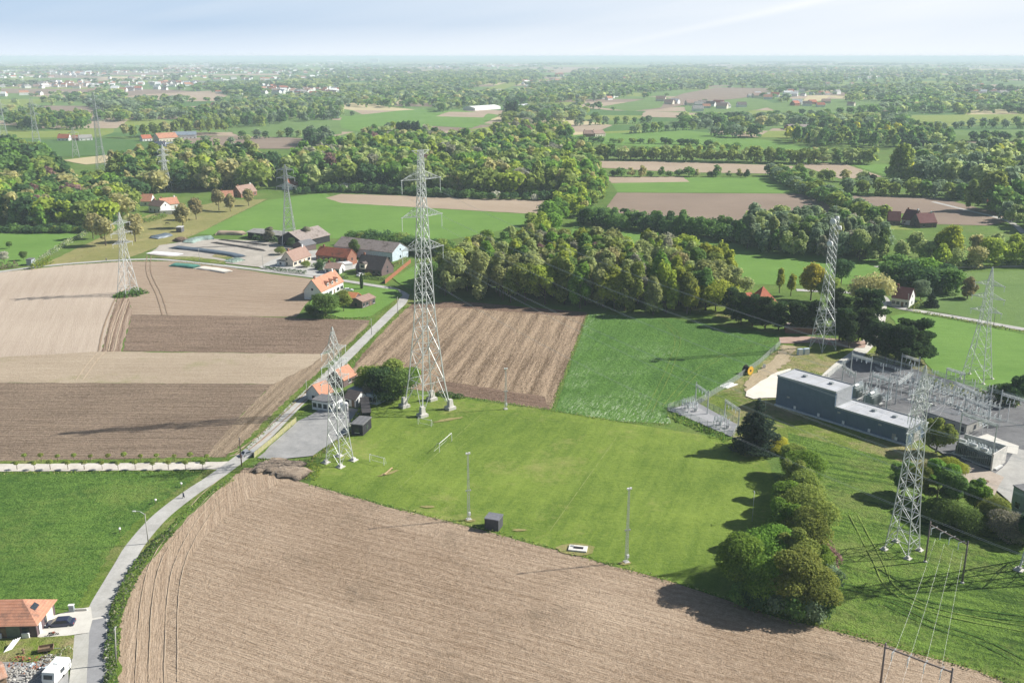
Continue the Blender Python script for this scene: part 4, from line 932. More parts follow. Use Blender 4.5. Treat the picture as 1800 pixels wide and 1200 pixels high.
# red farm and neighbours beyond
house('farm_villa', 'white farmhouse with a red roof left of the orange barn', (251, 249), (268, 248), 9, 3.5, 7.5, WHITEWASH, REDT)
house('orange_barn', 'big orange-roofed barn of the far red farm', (280, 250), (314, 248), 18, 4.5, 10, CREAM, ORANGE, 'barn', chimney=0)
house('blue_barn', 'blue-grey roofed barn with a white end beside the orange barn', (305, 245), (346, 244), 20, 5, 8.5, WHITE, plain('slate_sheet', (.2, .24, .28), .6), 'barn', chimney=0)
house('manor', 'dark slate-roofed house with white windows in front of the straw field', (270, 264), (290, 264), 10, 4, 9, WHITEWASH, plain('blue_slate', (.09, .11, .15), .6))
house('manor_wing', 'slate-roofed wing right of the dark slate house', (292, 264), (311, 262), 9, 3.4, 7.5, BRICKD, plain('blue_slate_wing', (.11, .13, .17), .6))
house('field_house', 'white house with a red roof left in the deep green field', (101, 248), (121, 248), 9, 3.4, 8, WHITEWASH, REDT)
house('field_house', 'low red-roofed house in the middle of the deep green field group', (125, 247), (138, 247), 8, 3, 6, BRICK, REDT)
house('field_house', 'grey-roofed white house on the right of the deep green field group', (140, 248), (163, 247), 9, 3.4, 7, WHITEWASH, FIBRE)
house('wood_house', 'pale grey roof among the trees of the park wood', (893, 279), (920, 279), 14, 5, 9, WHITE, plain('pale_roof', (.5, .52, .54)), chimney=0)
# right hand side
RG = 'maroon-roofed farm below the grey field'
f1 = house('maroon_farmhouse', 'maroon-roofed white farmhouse on the left of the farm below the grey field', (1560, 396), (1582, 397), 9, 3.2, 8, BRICKD, MAROON, group=RG)
house('maroon_farmhouse', 'maroon-roofed house with a white glazed gable in the middle of that farm', (1584, 394), (1606, 397), 10, 3.4, 8.8, WHITEWASH, MAROON, group=RG, chimney=2)
house('maroon_farmhouse', 'long maroon-roofed barn on the right of the farm below the grey field', (1616, 401), (1646, 400), 10, 3.2, 8.2, BRICKD, MAROON, group=RG, chimney=2)
house('small_red_house', 'small pinkish-roofed house by the big rounded tree', (1734, 363), (1750, 364), 8, 3, 6.5, BRICK, REDT)
wh = house('white_house', 'white house with a dark red roof at the bend of the right road', (1566, 536.5), (1597, 541), 8.5, 3.6, 7.4, WHITEWASH, MAROON, winrow=4)
# pyramid-roofed house
p = G(1338, 548); ph_ = empty('chapel_house', p, R(20), 'brick house with a steep red pyramid roof behind the dark pines', 'house')
MB().box((0, 0, 2.2), (9, 8, 4.4)).box((-7, 2, 2), (6, 6, 4)).build('wall', BRICK, ph_)
MB().add([(-4.8, -4.3, 4.4), (4.8, -4.3, 4.4), (4.8, 4.3, 4.4), (-4.8, 4.3, 4.4), (0, 0, 10.8)], [(0, 1, 4), (1, 2, 4), (2, 3, 4), (3, 0, 4), (3, 2, 1, 0)]).add([(-10.3, -1.3, 4), (-3.6, -1.3, 4), (-3.6, 5.3, 4), (-10.3, 5.3, 4), (-9, 2, 8.2), (-4, 2, 8.2)], [(0, 1, 5, 4), (1, 2, 5), (2, 3, 4, 5), (3, 0, 4), (3, 2, 1, 0)]).build('roof', roofmat('orange_red_tiles', (.42, .12, .07), (.56, .2, .12)), ph_)
MB().box((1, -4.05, 2.2), (1.6, .1, 1.4)).build('window', GLASS, ph_)
house('wall_ruin', 'low rubble-strewn brick building behind the pines left of the mast', (1380, 585), (1434, 588), 6, 2.2, 2.2, BRICK, plain('pinkish_gravel_roof', (.48, .40, .36), .9, .1, 0, .4, 3), 'outbuilding', flat=True, chimney=0, windows=False)
house('far_farm', 'reddish farm buildings at the left end of the hill meadow', (1026, 241), (1044, 241), 12, 4, 8, BRICK, BROWNT)
house('far_farm', 'pale farm building at the right of the reddish ones by the hill meadow', (1046, 241), (1064, 240), 12, 4, 8, CREAM, BROWNT)
house('long_hall', 'long white-roofed hall left of the far poplars', (835, 195), (880, 192), 30, 5, 8, WHITE, WHITE, 'hall', chimney=0, windows=False)
house('long_hall', 'white industrial sheds right of the far poplars', (910, 194), (938, 191), 30, 6, 9, WHITE, plain('pale_sheet_roof', (.55, .56, .58)), 'hall', chimney=0, windows=False)
house('greenhouse', 'striped glass and brown roofed sheds on the slope right of the hill meadow', (1388, 229), (1432, 229), 30, 4, 7, BRICK, FIBREB, 'shed', chimney=0, windows=False)
house('horizon_factory', 'white factory on the horizon left of centre', (574, 110), (600, 110), 120, 22, 30, WHITE, WHITE, 'factory', chimney=0, windows=False)
house('horizon_factory', 'white silo-like factory on the horizon, right one of the two', (650, 109.5), (665, 109.5), 120, 55, 60, WHITE, WHITE, 'factory', chimney=0, windows=False)
# scattered far houses, a few pixels each
FH = {}
for k, (wm, rm) in enumerate([(WHITEWASH, ORANGE), (WHITEWASH, REDT), (CREAM, BROWNT), (BRICK, REDT), (WHITE, FIBRE), (WHITEWASH, DARKT), (WHITE, plain('white_sheet_roof', (.65, .65, .66)))]):
    mb = MB(); mb.cur = 0; mb.box((0, 0, 2), (14, 9, 4)); mb.cur = 1
    for s in (-1, 1):
        mb.add([(-7.3, s * 5, 3.7), (7.3, s * 5, 3.7), (7.3, 0, 8), (-7.3, 0, 8)], [(0, 1, 2, 3)])
    mb.cur = 0; mb.add([(7, -4.5, 4), (7, 4.5, 4), (7, 0, 7.6)], [(0, 1, 2)]).add([(-7, -4.5, 4), (-7, 4.5, 4), (-7, 0, 7.6)], [(0, 1, 2)])
    FH[k] = mb.mesh('far_house', [wm, rm])
def far_house(x, y, k, s, label, group):
    o = bpy.data.objects.new('distant_house', FH[k]); C.objects.link(o); o.location = (x, y, 0); o.rotation_euler = (0, 0, random.uniform(-.7, .7)); o.scale = (s, s, s)
    tag(o, label, 'house', group)
villages = [((570, 168), 9, 30, 'the hamlet left of the distant park woods'), ((200, 160), 14, 60, 'the village above the bare field at the left'), ((330, 150), 22, 70, 'the village left of centre below the horizon'), ((60, 150), 22, 60, 'the village at the far left below the horizon'),
            ((130, 132), 22, 90, 'the hazy town at the far left'), ((300, 125), 16, 90, 'the hazy town left of centre'), ((640, 124), 20, 60, 'the town under the white factories'), ((780, 118), 10, 80, 'the roofs near the horizon at the centre'), ((1080, 172), 9, 34, 'the farm hamlet above the slope meadow'),
            ((960, 178), 6, 28, 'the hamlet behind the far poplars'), ((1260, 188), 8, 40, 'the farm on the corner meadow'), ((1330, 172), 7, 40, 'the farms left of the straw patch'), ((1240, 190), 6, 30, 'the sheds beside the corner meadow'), ((1440, 186), 8, 40, 'the houses in the bowl meadow'), ((990, 135), 5, 22, 'the white village on the ridge'),
            ((1500, 124), 14, 150, 'the hazy settlement at the right'), ((400, 186), 7, 30, 'the farms left of the distant park'), ((190, 176), 6, 34, 'the long sheds on the bare field'), ((1175, 182), 4, 16, 'the farm on the slope field')]
RC = ['orange-roofed white', 'red-roofed white', 'brown-roofed cream', 'red brick', 'pale grey-roofed', 'dark-roofed white', 'all-white']
for (px_, py_), n, spx, nm in villages:
    L_ = []
    for i in range(n):
        x = px_ + random.gauss(0, spx * .6); yy = py_ + random.gauss(0, 2.0 if py_ > 140 else 1.4)
        L_.append((x, max(yy, 112), random.choice([0, 1, 2, 3, 4, 4, 5, 6, 6])))
    cnt = {}
    for x, yy, k in sorted(L_):
        cnt[k] = cnt.get(k, 0) + 1; p = G(x, yy)
        far_house(p.x, p.y, k, random.uniform(.85, 1.35) * (1 + p.y / 11000), f"{ORD(cnt[k])} {RC[k]} house from left in {nm}", f"houses of {nm}")

# ---------------------------------------------------------------- lattice towers
def interp(prof, z):
    for (z0, w0), (z1, w1) in zip(prof[:-1], prof[1:]):
        if z <= z1: return w0 + (w1 - w0) * (z - z0) / (z1 - z0)
    return prof[-1][1]
def lattice(prof, H, leg, br, pan=1.15, z0=0.0, kfoot=0.0, xb=True):
    mb = MB(); cs = ((1, 1), (-1, 1), (-1, -1), (1, -1)); P = lambda k, z: Vector((cs[k][0] * interp(prof, z), cs[k][1] * interp(prof, z), z))
    zs = [z0]
    if kfoot: zs.append(kfoot)
    while zs[-1] < H - .3:
        step = max(1.0, 2 * interp(prof, zs[-1]) * pan); zs.append(min(H, zs[-1] + step))
        if H - zs[-1] < step * .4: zs[-1] = H
    for i, (a, b) in enumerate(zip(zs[:-1], zs[1:])):
        lr = leg * (1 - .45 * a / H)
        for k in range(4):
            mb.tube(P(k, a), P(k, b), lr, lr, 4, False); j = (k + 1) % 4; q = br * (1.15 if a < H * .3 else .9)
            if kfoot and i == 0:
                m = (P(k, b) + P(j, b)) / 2; mb.tube(P(k, a), m, q, q, 4, False).tube(P(j, a), m, q, q, 4, False)
                for u in (.35, .65):
                    mb.tube(P(k, a).lerp(P(k, b), u), P(k, a).lerp(m, u), q * .7, q * .7, 4, False).tube(P(j, a).lerp(P(j, b), u), P(j, a).lerp(m, u), q * .7, q * .7, 4, False)
            else:
                mb.tube(P(k, a), P(j, b), q, q, 4, False).tube(P(j, a), P(k, b), q, q, 4, False)
                if b - a > 4 and xb:
                    mid = (P(k, a) + P(j, b) + P(j, a) + P(k, b)) / 4
                    mb.tube(P(k, (a + b) / 2), mid, q * .7, q * .7, 4, False).tube(P(j, (a + b) / 2), mid, q * .7, q * .7, 4, False)
            mb.tube(P(k, b), P(j, b), q, q, 4, False)
        if b - a > 2.5 and i % 2 == 0: mb.tube(P(0, b), P(2, b), br * .7, br * .7, 4, False)
    return mb
def arm(prof, z, half, rise=1.6, br=.09, sgn=1, w_tip=.15, nseg=4):
    mb = MB(); w0 = interp(prof, z); w1 = interp(prof, z + rise); tip = Vector((sgn * half, 0, z + .1))
    b = [Vector((sgn * w0, s * w0, z)) for s in (-1, 1)]; t = [Vector((sgn * w1, s * w1, z + rise)) for s in (-1, 1)]
    for q in b + t: mb.tube(q, tip, br, br * .8, 4, False)
    for i in range(nseg):
        u = i / nseg; v = (i + 1) / nseg
        for s in (0, 1):
            mb.tube(b[s].lerp(tip, u), t[s].lerp(tip, v), br * .6, None, 4, False); mb.tube(b[s].lerp(tip, v), t[s].lerp(tip, v), br * .5, None, 4, False)
        mb.tube(b[0].lerp(tip, u), b[1].lerp(tip, v), br * .6, None, 4, False); mb.tube(b[0].lerp(tip, v), b[1].lerp(tip, v), br * .5, None, 4, False)
    mb.box(tip, (.5, .3, .25)); return mb
def insul(at, ln, r=.11):
    mb = MB(); x, y, z = at; pr = []
    n = max(4, int(ln / .35))
    for i in range(n): pr += [(r * .4, -ln + ln * i / n), (r, -ln + ln * (i + .4) / n), (r * .4, -ln + ln * (i + .8) / n)]
    return mb.lathe(at, pr, 7)
def pylon(label, base, H, prof, angz, arms, leg=.2, br=.075, ins=2.2, foot=(1.0, 1.0), kfoot=0.0, top_arm=None, group='steel lattice pylons', mat=None, tension=False, detail=True, rotb=0.0):
    mat = mat or STEEL
    r = empty('lattice_pylon', base, angz, label, 'pylon', group)
    lattice(prof, H, leg, br, kfoot=kfoot, xb=detail).build('lattice_body', mat, r)
    if foot:
        for sx, sy in ((1, 1), (-1, 1), (-1, -1), (1, -1)):
            w0 = prof[0][1]; f = foot
            MB().box((sx * w0, sy * w0, f[1] * .15), (f[0] * 1.7, f[0] * 1.7, f[1] * .3)).box((sx * w0, sy * w0, f[1] * .65), (f[0], f[0], f[1] * .75), taper=.75).build('footing', CONC, r)
    for (z, half, rise) in arms:
        for s in (-1, 1):
            a = arm(prof, z, half, rise, br * 1.15, s).build('cross_arm', mat, r)
            if ins: insul((s * half, 0, z), ins).build('insulator', CERAM, a)
    if top_arm:
        z, half = top_arm
        mb = MB(); w0 = interp(prof, z)
        for s in (-1, 1):
            for t in (-1, 1): mb.tube((s * half, 0, z), (s * w0, t * w0, z - 1.2), br, None, 4, False)
            mb.tube((0, 0, z), (s * half, 0, z), br * 1.3, None, 4, False)
        mb.build('earth_wire_arm', mat, r)
    return r
feet = [G(710, 716), G(741, 734), G(792, 720), G(761, 699)]
c3 = sum(feet, Vector()) / 4; d3 = feet[2] - feet[1]; print('P3 feet', [tuple(round(v, 1) for v in f) for f in feet])
P3 = Vector((c3.x, c3.y, 0)); A3 = math.atan2(8, 10.15)
prof3 = [(0, 4.9), (9, 3.75), (27, 2.2), (48, 1.5), (57, 1.1), (67.4, .8), (75.3, .55)]
pylon('giant lattice pylon with three wide arms on tall concrete pedestals beside the sports field', P3, 75.3, prof3, A3, [(48, 6.8, 2.6), (57.2, 6.6, 2.6), (67.4, 6.3, 2.4)], .21, .07, 3.7, (1.5, 3.0), kfoot=9.0, top_arm=(75.3, 2.8))
profS = [(0, 3.3), (9, 2.35), (20, 1.15), (31.3, .85), (36, .06)]
ARM_S = [(22.6, 4.6, 1.5), (27, 4.9, 1.5), (31.2, 4.4, 1.5)]
P1 = G(226, 517); pylon('white lattice pylon on a weedy patch in the ploughed fields at the left', P1, 36, profS, math.atan2(8, 6), ARM_S, .16, .06, 1.6, (.6, .5), kfoot=3.5)
P2 = G(597, 811); pylon('lattice pylon on round white footings between the car park and the small goal', P2, 36, [(0, 2.5), (9, 1.75), (20, 1.2), (31.3, .9), (36, .06)], math.atan2(6.3, 4), [(22.3, 4.9, 1.5), (26.5, 4.6, 1.5), (30, 4.3, 1.5)], .13, .05, 1.7, (1.1, .8), kfoot=2.8)
P5 = G(1716, 666); pylon('slender lattice pylon with spread legs in the right-hand meadow', P5, 37, [(0, 3.6), (9, 2.5), (20, 1.3), (31.3, .8), (37, .06)], math.atan2(-6, 5.7), ARM_S, .14, .055, 1.6, (.7, .5), kfoot=4.0)
P4 = G(1585, 966); pylon('lattice pylon in the rough meadow in front of the substation', P4, 41, [(0, 2.6), (9, 1.9), (25, 1.25), (36, .8), (41, .08)], R(42), [(27.5, 4.4, 1.6), (31.6, 4.8, 1.6), (35.7, 4.2, 1.6)], .13, .055, 1.8, (.8, .6), kfoot=3.0)
P6 = G(1836, 1003); pylon('big pylon cut off by the right edge of the picture', P6, 40, [(0, 3.6), (9, 2.8), (25, 1.4), (36, .9), (40, .1)], R(42), [(27.5, 5, 1.6), (31.6, 5.4, 1.6), (35.7, 4.6, 1.6)], .2, .08, 1.8, (1.0, .8), kfoot=4.5)
for lab, px, H, pr, ag, am in [
    ('tall pylon standing between the farm yard shed and the bright field', (510, 430), 44, [(0, 3.8), (10, 2.7), (30, 1.0), (41, .7), (44, .1)], R(4), [(32, 5.2, 1.6), (36.6, 4.8, 1.6), (41, 4.4, 1.6)]),
    ('pylon rising out of the wood left of the red farm', (293, 336), 36, profS, R(50), ARM_S),
    ('very tall pylon with wide arms rising out of the left park', (181, 312), 71, prof3, R(10), [(48, 6.8, 2.6), (57.2, 6.6, 2.6), (65, 6.3, 2.4)]),
    ('faint pylon beside the white house in the deep green field', (134, 277), 30, profS, R(20), [(20, 5, 1.5), (25, 5, 1.5)]),
    ('faint pylon between the copse and the deep green field', (66, 262), 55, prof3, R(20), [(38, 7, 2.5), (48, 7, 2.5)]),
    ('faint pylon at the far left edge', (8, 247), 62, prof3, R(20), [(42, 7, 2.5), (54, 7, 2.5)])]:
    pylon(lab, G(*px), H, pr, ag, am, .22, .1, 2, None, detail=False)
# telecom mast
P7 = G(1446, 614); tm = empty('telecom_mast', P7, R(25), 'tall four-legged lattice telecom mast with white drum antennas', 'mast')
profT = [(0, 3.2), (9, 2.5), (14, 1.9), (26, 1.2), (47, .95)]
lattice(profT, 47, .12, .05, pan=.95, kfoot=5.0).build('lattice_body', STEEL, tm)
for z in (9, 14): MB().path([Vector((a * 2.5, b * 2.5, z)) for a, b in ((1, 1), (-1, 1), (-1, -1), (1, -1), (1, 1))], .08).path([Vector((a * 2.5, b * 2.5, z + 1)) for a, b in ((1, 1), (-1, 1), (-1, -1), (1, -1), (1, 1))], .04).build('platform', STEELD, tm)
for (x, y, z, rr, rz) in [(-2.0, -1.2, 46, 1.0, 0), (1.6, .6, 46.6, .8, 0), (1.3, -1.2, 43.6, .8, 0), (-2.6, -1.3, 38.5, 1.0, 0)]:
    o = bpy.data.objects.new('drum_antenna', MB().lathe((0, 0, -.5), [(rr * .9, 0), (rr, .1), (rr, .9), (rr * .9, 1.0)], 18).mesh('drum_antenna', WHITE, True)); C.objects.link(o); o.parent = tm
    o.location = (x, y, z); o.rotation_euler = (R(80), 0, R(-60 if x < 0 else 40))
    MB().tube((x, y, z), (x * .4, y * .4, z - .3), .08).build('bracket', STEELD, tm)
MB().tube((.6, .6, 47), (.6, .6, 51.5), .05).tube((-.5, .3, 47), (-.5, .3, 49), .04).build('whip_antenna', STEEL, tm)
# ---------------------------------------------------------------- wires
def cable(label, a, b, sag, r=.035, n=18, group='overhead power lines', name='power_cable'):
    pts = []
    for i in range(n + 1):
        t = i / n; p = Vector(a).lerp(Vector(b), t); p.z -= 4 * sag * t * (1 - t); pts.append(p)
    m = MB().path(pts, r, 3); return m.build(name, WIRE, label=label, cat='cable', group=group)
WIRE = plain('aluminium_wire', (.70, .71, .70), .4, .5, .3, .05)
def at3(s, z): return P3 + Vector((math.cos(A3) * s, math.sin(A3) * s, z))
dirn = Vector((math.sin(A3), -math.cos(A3), 0)); T2 = P3 + dirn * 330
for i, (z, h) in enumerate([(48, 6.8), (57.2, 6.6), (67.4, 6.3)]):
    for s in (-1, 1):
        for off in (-.22, .22):
            a = at3(s * h + off, z - 3.8); b = T2 + Vector((math.cos(A3) * (s * h + off), math.sin(A3) * (s * h + off), z - 6))
            cable(f"{'first' if off < 0 else 'second'} wire from the {('left', 'right')[s > 0]} tip of the giant pylon's {('lowest', 'middle', 'top')[i]} arm", a, b, 14, .015, 30)
# wires between the small pylons along the left
def armtip(P, ang, half, z): return Vector((P.x + math.cos(ang) * half, P.y + math.sin(ang) * half, z))
for i, ((z1, h1, _), (z2, h2, _2)) in enumerate(zip(ARM_S, [(27.5, 4.4, 0), (31.6, 4.8, 0), (35.7, 4.2, 0)])):
    for s in (-1, 1):
        cable(f"{('low', 'middle', 'high')[i]} {('near', 'far')[s > 0]}-side wire between the meadow pylon and the right-edge pylon", armtip(P4, R(42), s * h2, z2 - 1.9), armtip(P6, R(42), s * (h2 + .5), z2 - 1.9), 1.2, .02, 10)
# ---------------------------------------------------------------- poles, lamps
def pole(label, base, h, r=.13, lean=0.0, mat=None, arms=True, lamp=False, group='utility poles along the roads', name='utility_pole', dirx=-1):
    o = empty(name, G(*base), 0, label, 'pole' if not lamp else 'street lamp', group)
    MB().tube((0, 0, 0), (lean, 0, h), r, r * .7, 8).build('pole', mat or POLEW, o, True)
    if arms: MB().box((lean, 0, h - .3), (.1, 1.2, .1)).build('cross_bar', STEELD, o)
    if lamp:
        MB().path([Vector((lean, 0, h - .2)), Vector((lean + dirx * .9, 0, h + .5)), Vector((lean + dirx * 1.9, 0, h + .6))], .05, 6).build('lamp_arm', STEEL, o)
        MB().box((lean + dirx * 2.2, 0, h + .58), (.8, .3, .16), taper=.8).build('lamp_head', WHITE, o)
    return o
pole('street lamp with a curved arm on a concrete pole at the bend of the road', (261, 956), 7.2, lamp=True, arms=False, name='street_lamp')
pole('leaning concrete pole in the ditch beside the asphalt road', (204, 1168), 7.5, .15, .7)
pole('timber pole at the junction of the farm track', (425, 820), 8, .17, mat=WOODP)
pole('pole on the verge left of the roadside house', (540, 703), 6.5, .12)
pole('pole beside the road right of the lattice pylon', (600.5, 645), 6.5)
pole('pole beside the road below the garden house', (653.5, 589), 6.5)
pole('pole beside the road near the lawn corner', (699.5, 551), 7)
pole('pole in front of the cottage hedge', (463, 474), 8)
pole('pole between the bungalow and the villa', (603, 491), 8)
pole('pole behind the farm yard tarpaulin', (351, 461), 7)
pole('slim pole in the roadside meadow at the right', (1746, 575), 8)
pole('pole beside the white house', (1594, 545), 7)
pole('pole in the shade of the field-side trees', (1322, 916), 7.5, .07, mat=STEEL)
pole('metal pole by the left end of the blue-grey building', (1345, 722), 4.5, .06, mat=STEEL, arms=False)
def floodmast(label, base, h):
    o = empty('floodlight_mast', G(*base), R(20), label, 'mast', 'floodlight masts around the sports field')
    lattice([(0, .26), (h, .14)], h, .032, .015, pan=1.6).build('lattice_shaft', STEEL, o)
    MB().box((0, 0, .12), (1.1, 1.1, .24)).build('base_slab', CONC, o); MB().box((.1, -.35, 1.6), (.5, .35, .7)).build('switch_box', WHITE, o)
    MB().box((0, 0, h * .45), (1.0, .12, .12)).box((.5, 0, h * .45), (.22, .22, .3)).box((-.5, 0, h * .45), (.22, .22, .3)).build('middle_lamps', STEEL, o)
    MB().box((0, 0, h), (.9, .15, .12)).box((-.3, -.1, h + .2), (.42, .3, .35)).box((.3, -.1, h + .2), (.42, .3, .35)).build('lamp_head', WHITE, o)
floodmast('floodlight mast beside the small dark shed', (824, 913), 16)
floodmast('floodlight mast at the near right edge of the sports field', (1101, 988), 16.5)
floodmast('floodlight mast at the far edge of the sports field near the striped field', (889, 719), 12.5)
# ---------------------------------------------------------------- sports field
m_line = plain('faded_chalk', (.24, .28, .09), .9, .1, 0, .3, .7)
def fline(a, b, wd=.12, name='pitch_line'):
    p, q = G(*a), G(*b); n = Vector((-(q - p).y, (q - p).x, 0)).normalized() * wd / 2; mb = MB()
    L = (q - p).length; k = int(L / 1.2)
    for i in range(k):
        if random.random() < .22: continue
        c, d = p.lerp(q, i / k), p.lerp(q, (i + .95) / k); mb.poly([c + n, d + n, d - n, c - n], .165)
    mb.build(name, m_line, kind='structure')
fline((847, 727), (703, 857), .16); fline((833, 768), (797, 797)); fline((1083, 770), (967, 933), .16); fline((847, 727), (1110, 752)); fline((703, 857), (960, 935), .08); fline((797, 797), (780, 790), .08)
m_bare = soil('worn_turf', (.18, .17, .06), (.34, .29, .13), .5, 0, 0, .3, .6, .3, .4)
for nm, c, sx, sy, an in [('worn_patch', (683, 832), 3.0, .8, .6), ('worn_patch', (788, 738), 4.5, .9, .45), ('worn_patch', (752, 891), 1.7, .6, 0), ('worn_patch', (913, 932), 1.7, .6, 0), ('worn_patch', (826, 915), 1.3, .8, 0), ('worn_patch', (1100, 990), 1.3, .8, 0)]:
    p = G(*c); ZL[0] += .004; pl = [(p.x + math.cos(an) * math.cos(t) * sx * random.uniform(.7, 1.2) - math.sin(an) * math.sin(t) * sy, p.y + math.sin(an) * math.cos(t) * sx + math.cos(an) * math.sin(t) * sy * random.uniform(.7, 1.2)) for t in [i * .349 for i in range(18)]]
    MB().poly([(x, y, 0) for x, y in pl], .17 + ZL[0] * .01).build(nm, m_bare, kind='structure')
def goal(label, a, b, h, depth):
    p, q = G(*a), G(*b); d = (q - p); L = d.length; rz = math.atan2(d.y, d.x)
    o = empty('football_goal', p, rz, label, 'goal', 'football goals on the sports field')
    MB().tube((0, 0, 0), (0, 0, h), .07, None, 8).build('goal_post', WHITE, o); MB().tube((L, 0, 0), (L, 0, h), .07, None, 8).build('goal_post', WHITE, o)
    MB().tube((0, 0, h), (L, 0, h), .07, None, 8).build('crossbar', WHITE, o)
    MB().path([Vector((0, 0, h)), Vector((0, depth * .4, h)), Vector((0, depth, 0))], .035, 5).path([Vector((L, 0, h)), Vector((L, depth * .4, h)), Vector((L, depth, 0))], .035, 5).tube((0, depth, .04), (L, depth, .04), .03).build('net_frame', WHITE, o)
goal('full-size white goal on the faded goal line', (772.5, 794.5), (794, 775.5), 2.44, 1.6)
goal('small white goal below the lattice pylon with white footings', (650, 811), (675, 817.5), 2.0, 1.0)
goal('small white goal at the foot of the giant pylon', (735, 745.5), (758, 750), 2.0, 1.0)
o = empty('team_bench', G(683, 830), math.atan2((G(693, 821) - G(673, 838)).y, (G(693, 821) - G(673, 838)).x), 'low wooden bench on a worn patch beside the small goal', 'bench')
MB().box((0, 0, .45), (4.2, .4, .07)).build('seat', plain('pale_wood', (.5, .36, .2), .8), o)
for x in (-1.8, 0, 1.8): MB().box((x, 0, .21), (.1, .35, .42)).build('leg', WOOD, o)
o = empty('concrete_cover', G(1016, 966), R(-12), 'white concrete well cover with a dark hatch at the near edge of the field', 'cover')
MB().box((0, 0, .25), (3.9, 2.3, .5)).build('slab', plain('white_concrete', (.62, .6, .55), .9), o); MB().box((.1, 0, .56), (2.0, .7, .14)).build('hatch', DARK, o); MB().box((-1.3, .5, .55), (.7, .5, .12)).build('lid', STEELD, o)
p = G(1012, 966); MB().poly([(p.x + 4.2 * math.cos(t * .4) * random.uniform(.85, 1.1), p.y + 2.6 * math.sin(t * .4) * random.uniform(.85, 1.1), 0) for t in range(15)], .168).build('worn_patch', m_past, kind='structure')

# ---------------------------------------------------------------- fences
def fence(label, px, h, sp=2.5, mat=None, rails=2, panel=None, name='wire_fence', rp=.04, cat='fence', posts=True):
    mat = mat or STEEL; P = [G(*q) for q in px]; o = empty(name, P[0], 0, label, cat); base = P[0]
    pm = MB(); rm = MB(); np_ = 0
    for a, b in zip(P[:-1], P[1:]):
        d = (b - a).length; n = max(1, int(d / sp))
        for i in range(n + (b is P[-1])):
            q = a.lerp(b, i / n) - base; pt = MB().tube((q.x, q.y, 0), (q.x, q.y, h + .1), rp, None, 5)
            if np_ < 60: pt.build('post', mat, o)
            np_ += 1
        for k in range(rails):
            z = h * (k + 1) / rails; rm.tube((a.x - base.x, a.y - base.y, z), (b.x - base.x, b.y - base.y, z), rp * .45, None, 4, False)
        if panel:
            n_ = Vector((-(b - a).y, (b - a).x, 0)).normalized() * .025; A, B = a - base, b - base
            rm.add([A + n_, B + n_, B - n_, A - n_, A + n_ + Vector((0, 0, h)), B + n_ + Vector((0, 0, h)), B - n_ + Vector((0, 0, h)), A - n_ + Vector((0, 0, h))], [(0, 1, 5, 4), (2, 3, 7, 6), (4, 5, 6, 7), (1, 2, 6, 5), (3, 0, 4, 7)])
    rm.build('panel' if panel else 'rail', panel or mat, o); return o
mesh_m, t = newmat('chain_link')
gg = t.n('ShaderNodeTexCoord').outputs['Object']; tr = t.n('ShaderNodeBsdfTransparent').outputs[0]
t.out(t.n('ShaderNodeMixShader', {0: .16, 1: tr, 2: princ(t, (.5, .54, .52), .6)}).outputs[0])
slat = plain('mossy_concrete_boards', (.30, .29, .15), .9, .1, 0, .25, 1.5)
fence('yellowish mossy board fence between the road and the car park', [(447, 805), (484, 774), (505, 755), (521, 742)], 1.6, 2.2, POLEW, 1, slat, 'board_fence', .07)
fence('red-brown wooden garden fence beside the villa', [(677, 499), (700, 480), (722, 462)], 2.0, 2.2, BRICKD, 1, plain('red_brown_boards', (.30, .13, .07), .9, .1, 0, .25, 3), 'board_fence', .07)
fence('red-brown wooden fence in front of the villa drive', [(607, 472), (628, 463)], 2.0, 2.2, BRICKD, 1, plain('rust_boards', (.28, .13, .08), .9, .1, 0, .25, 3), 'board_fence', .07)
fence('wire mesh fence between the crop field and the substation grounds', [(1205, 724), (1240, 703), (1290, 672), (1335, 640), (1372, 606)], 2.0, 4, STEEL, 2, mesh_m)
fence('dark fence around the small gravel switch bay', [(1173, 722), (1222, 706), (1299, 748), (1288, 771), (1173, 722)], 2.2, 3, plain('dark_green_steel', (.06, .08, .07), .5), 2, mesh_m)
fence('mesh fence along the far side of the substation yard', [(1453, 668), (1497, 633), (1590, 646), (1740, 691), (1860, 722)], 2.2, 5, STEEL, 2, mesh_m)
fence('thin wooden post fence along the horse pasture', [(110, 469), (175, 436), (265, 388)], 1.2, 8, WOOD, 1)
fence('pasture fence along the bright field', [(262, 442), (350, 410), (470, 352)], 1.2, 9, WOOD, 1)
fence('crooked garden fence between lawn and scrap yard', [(-20, 1167), (20, 1166), (60, 1162), (100, 1156), (122, 1150)], 1.1, 1.6, WOOD, 2, name='garden_fence')
fence('fence along the right road', [(1604, 546), (1700, 566), (1850, 594)], 1.2, 8, WOOD, 1)
# ---------------------------------------------------------------- substation
A = G(1363, 711.5); B = G(1595, 783.5); dv = (B - A).normalized(); rzb = math.atan2(dv.y, dv.x); nv = Vector((-dv.y, dv.x, 0)); LB = (B - A).length
tall = ((G(1464, 743) - A).dot(dv)); k1 = G(1388, 647, 9.1); depB = (k1 - A).dot(nv); print('building', LB, tall, depB)
depB = max(7.5, min(12, depB))
clad, t = newmat('blue_grey_cladding'); g_ = t.n('ShaderNodeTexCoord').outputs['Object']; sx_ = t.n('ShaderNodeSeparateXYZ', {0: g_}).outputs[0]
ln = t.ramp(t.m('SINE', t.m('MULTIPLY', sx_, 14)), -1, 1); cc_ = t.mix(t.ramp(t.noise(g_, .4, 4), .3, .7), (.095, .145, .205), (.125, .18, .25)); cc_ = t.mix(t.m('MULTIPLY', ln, .22), cc_, (.06, .08, .10))
t.out(princ(t, cc_, .55, .35, bumped(t, ln, .4, .05)))
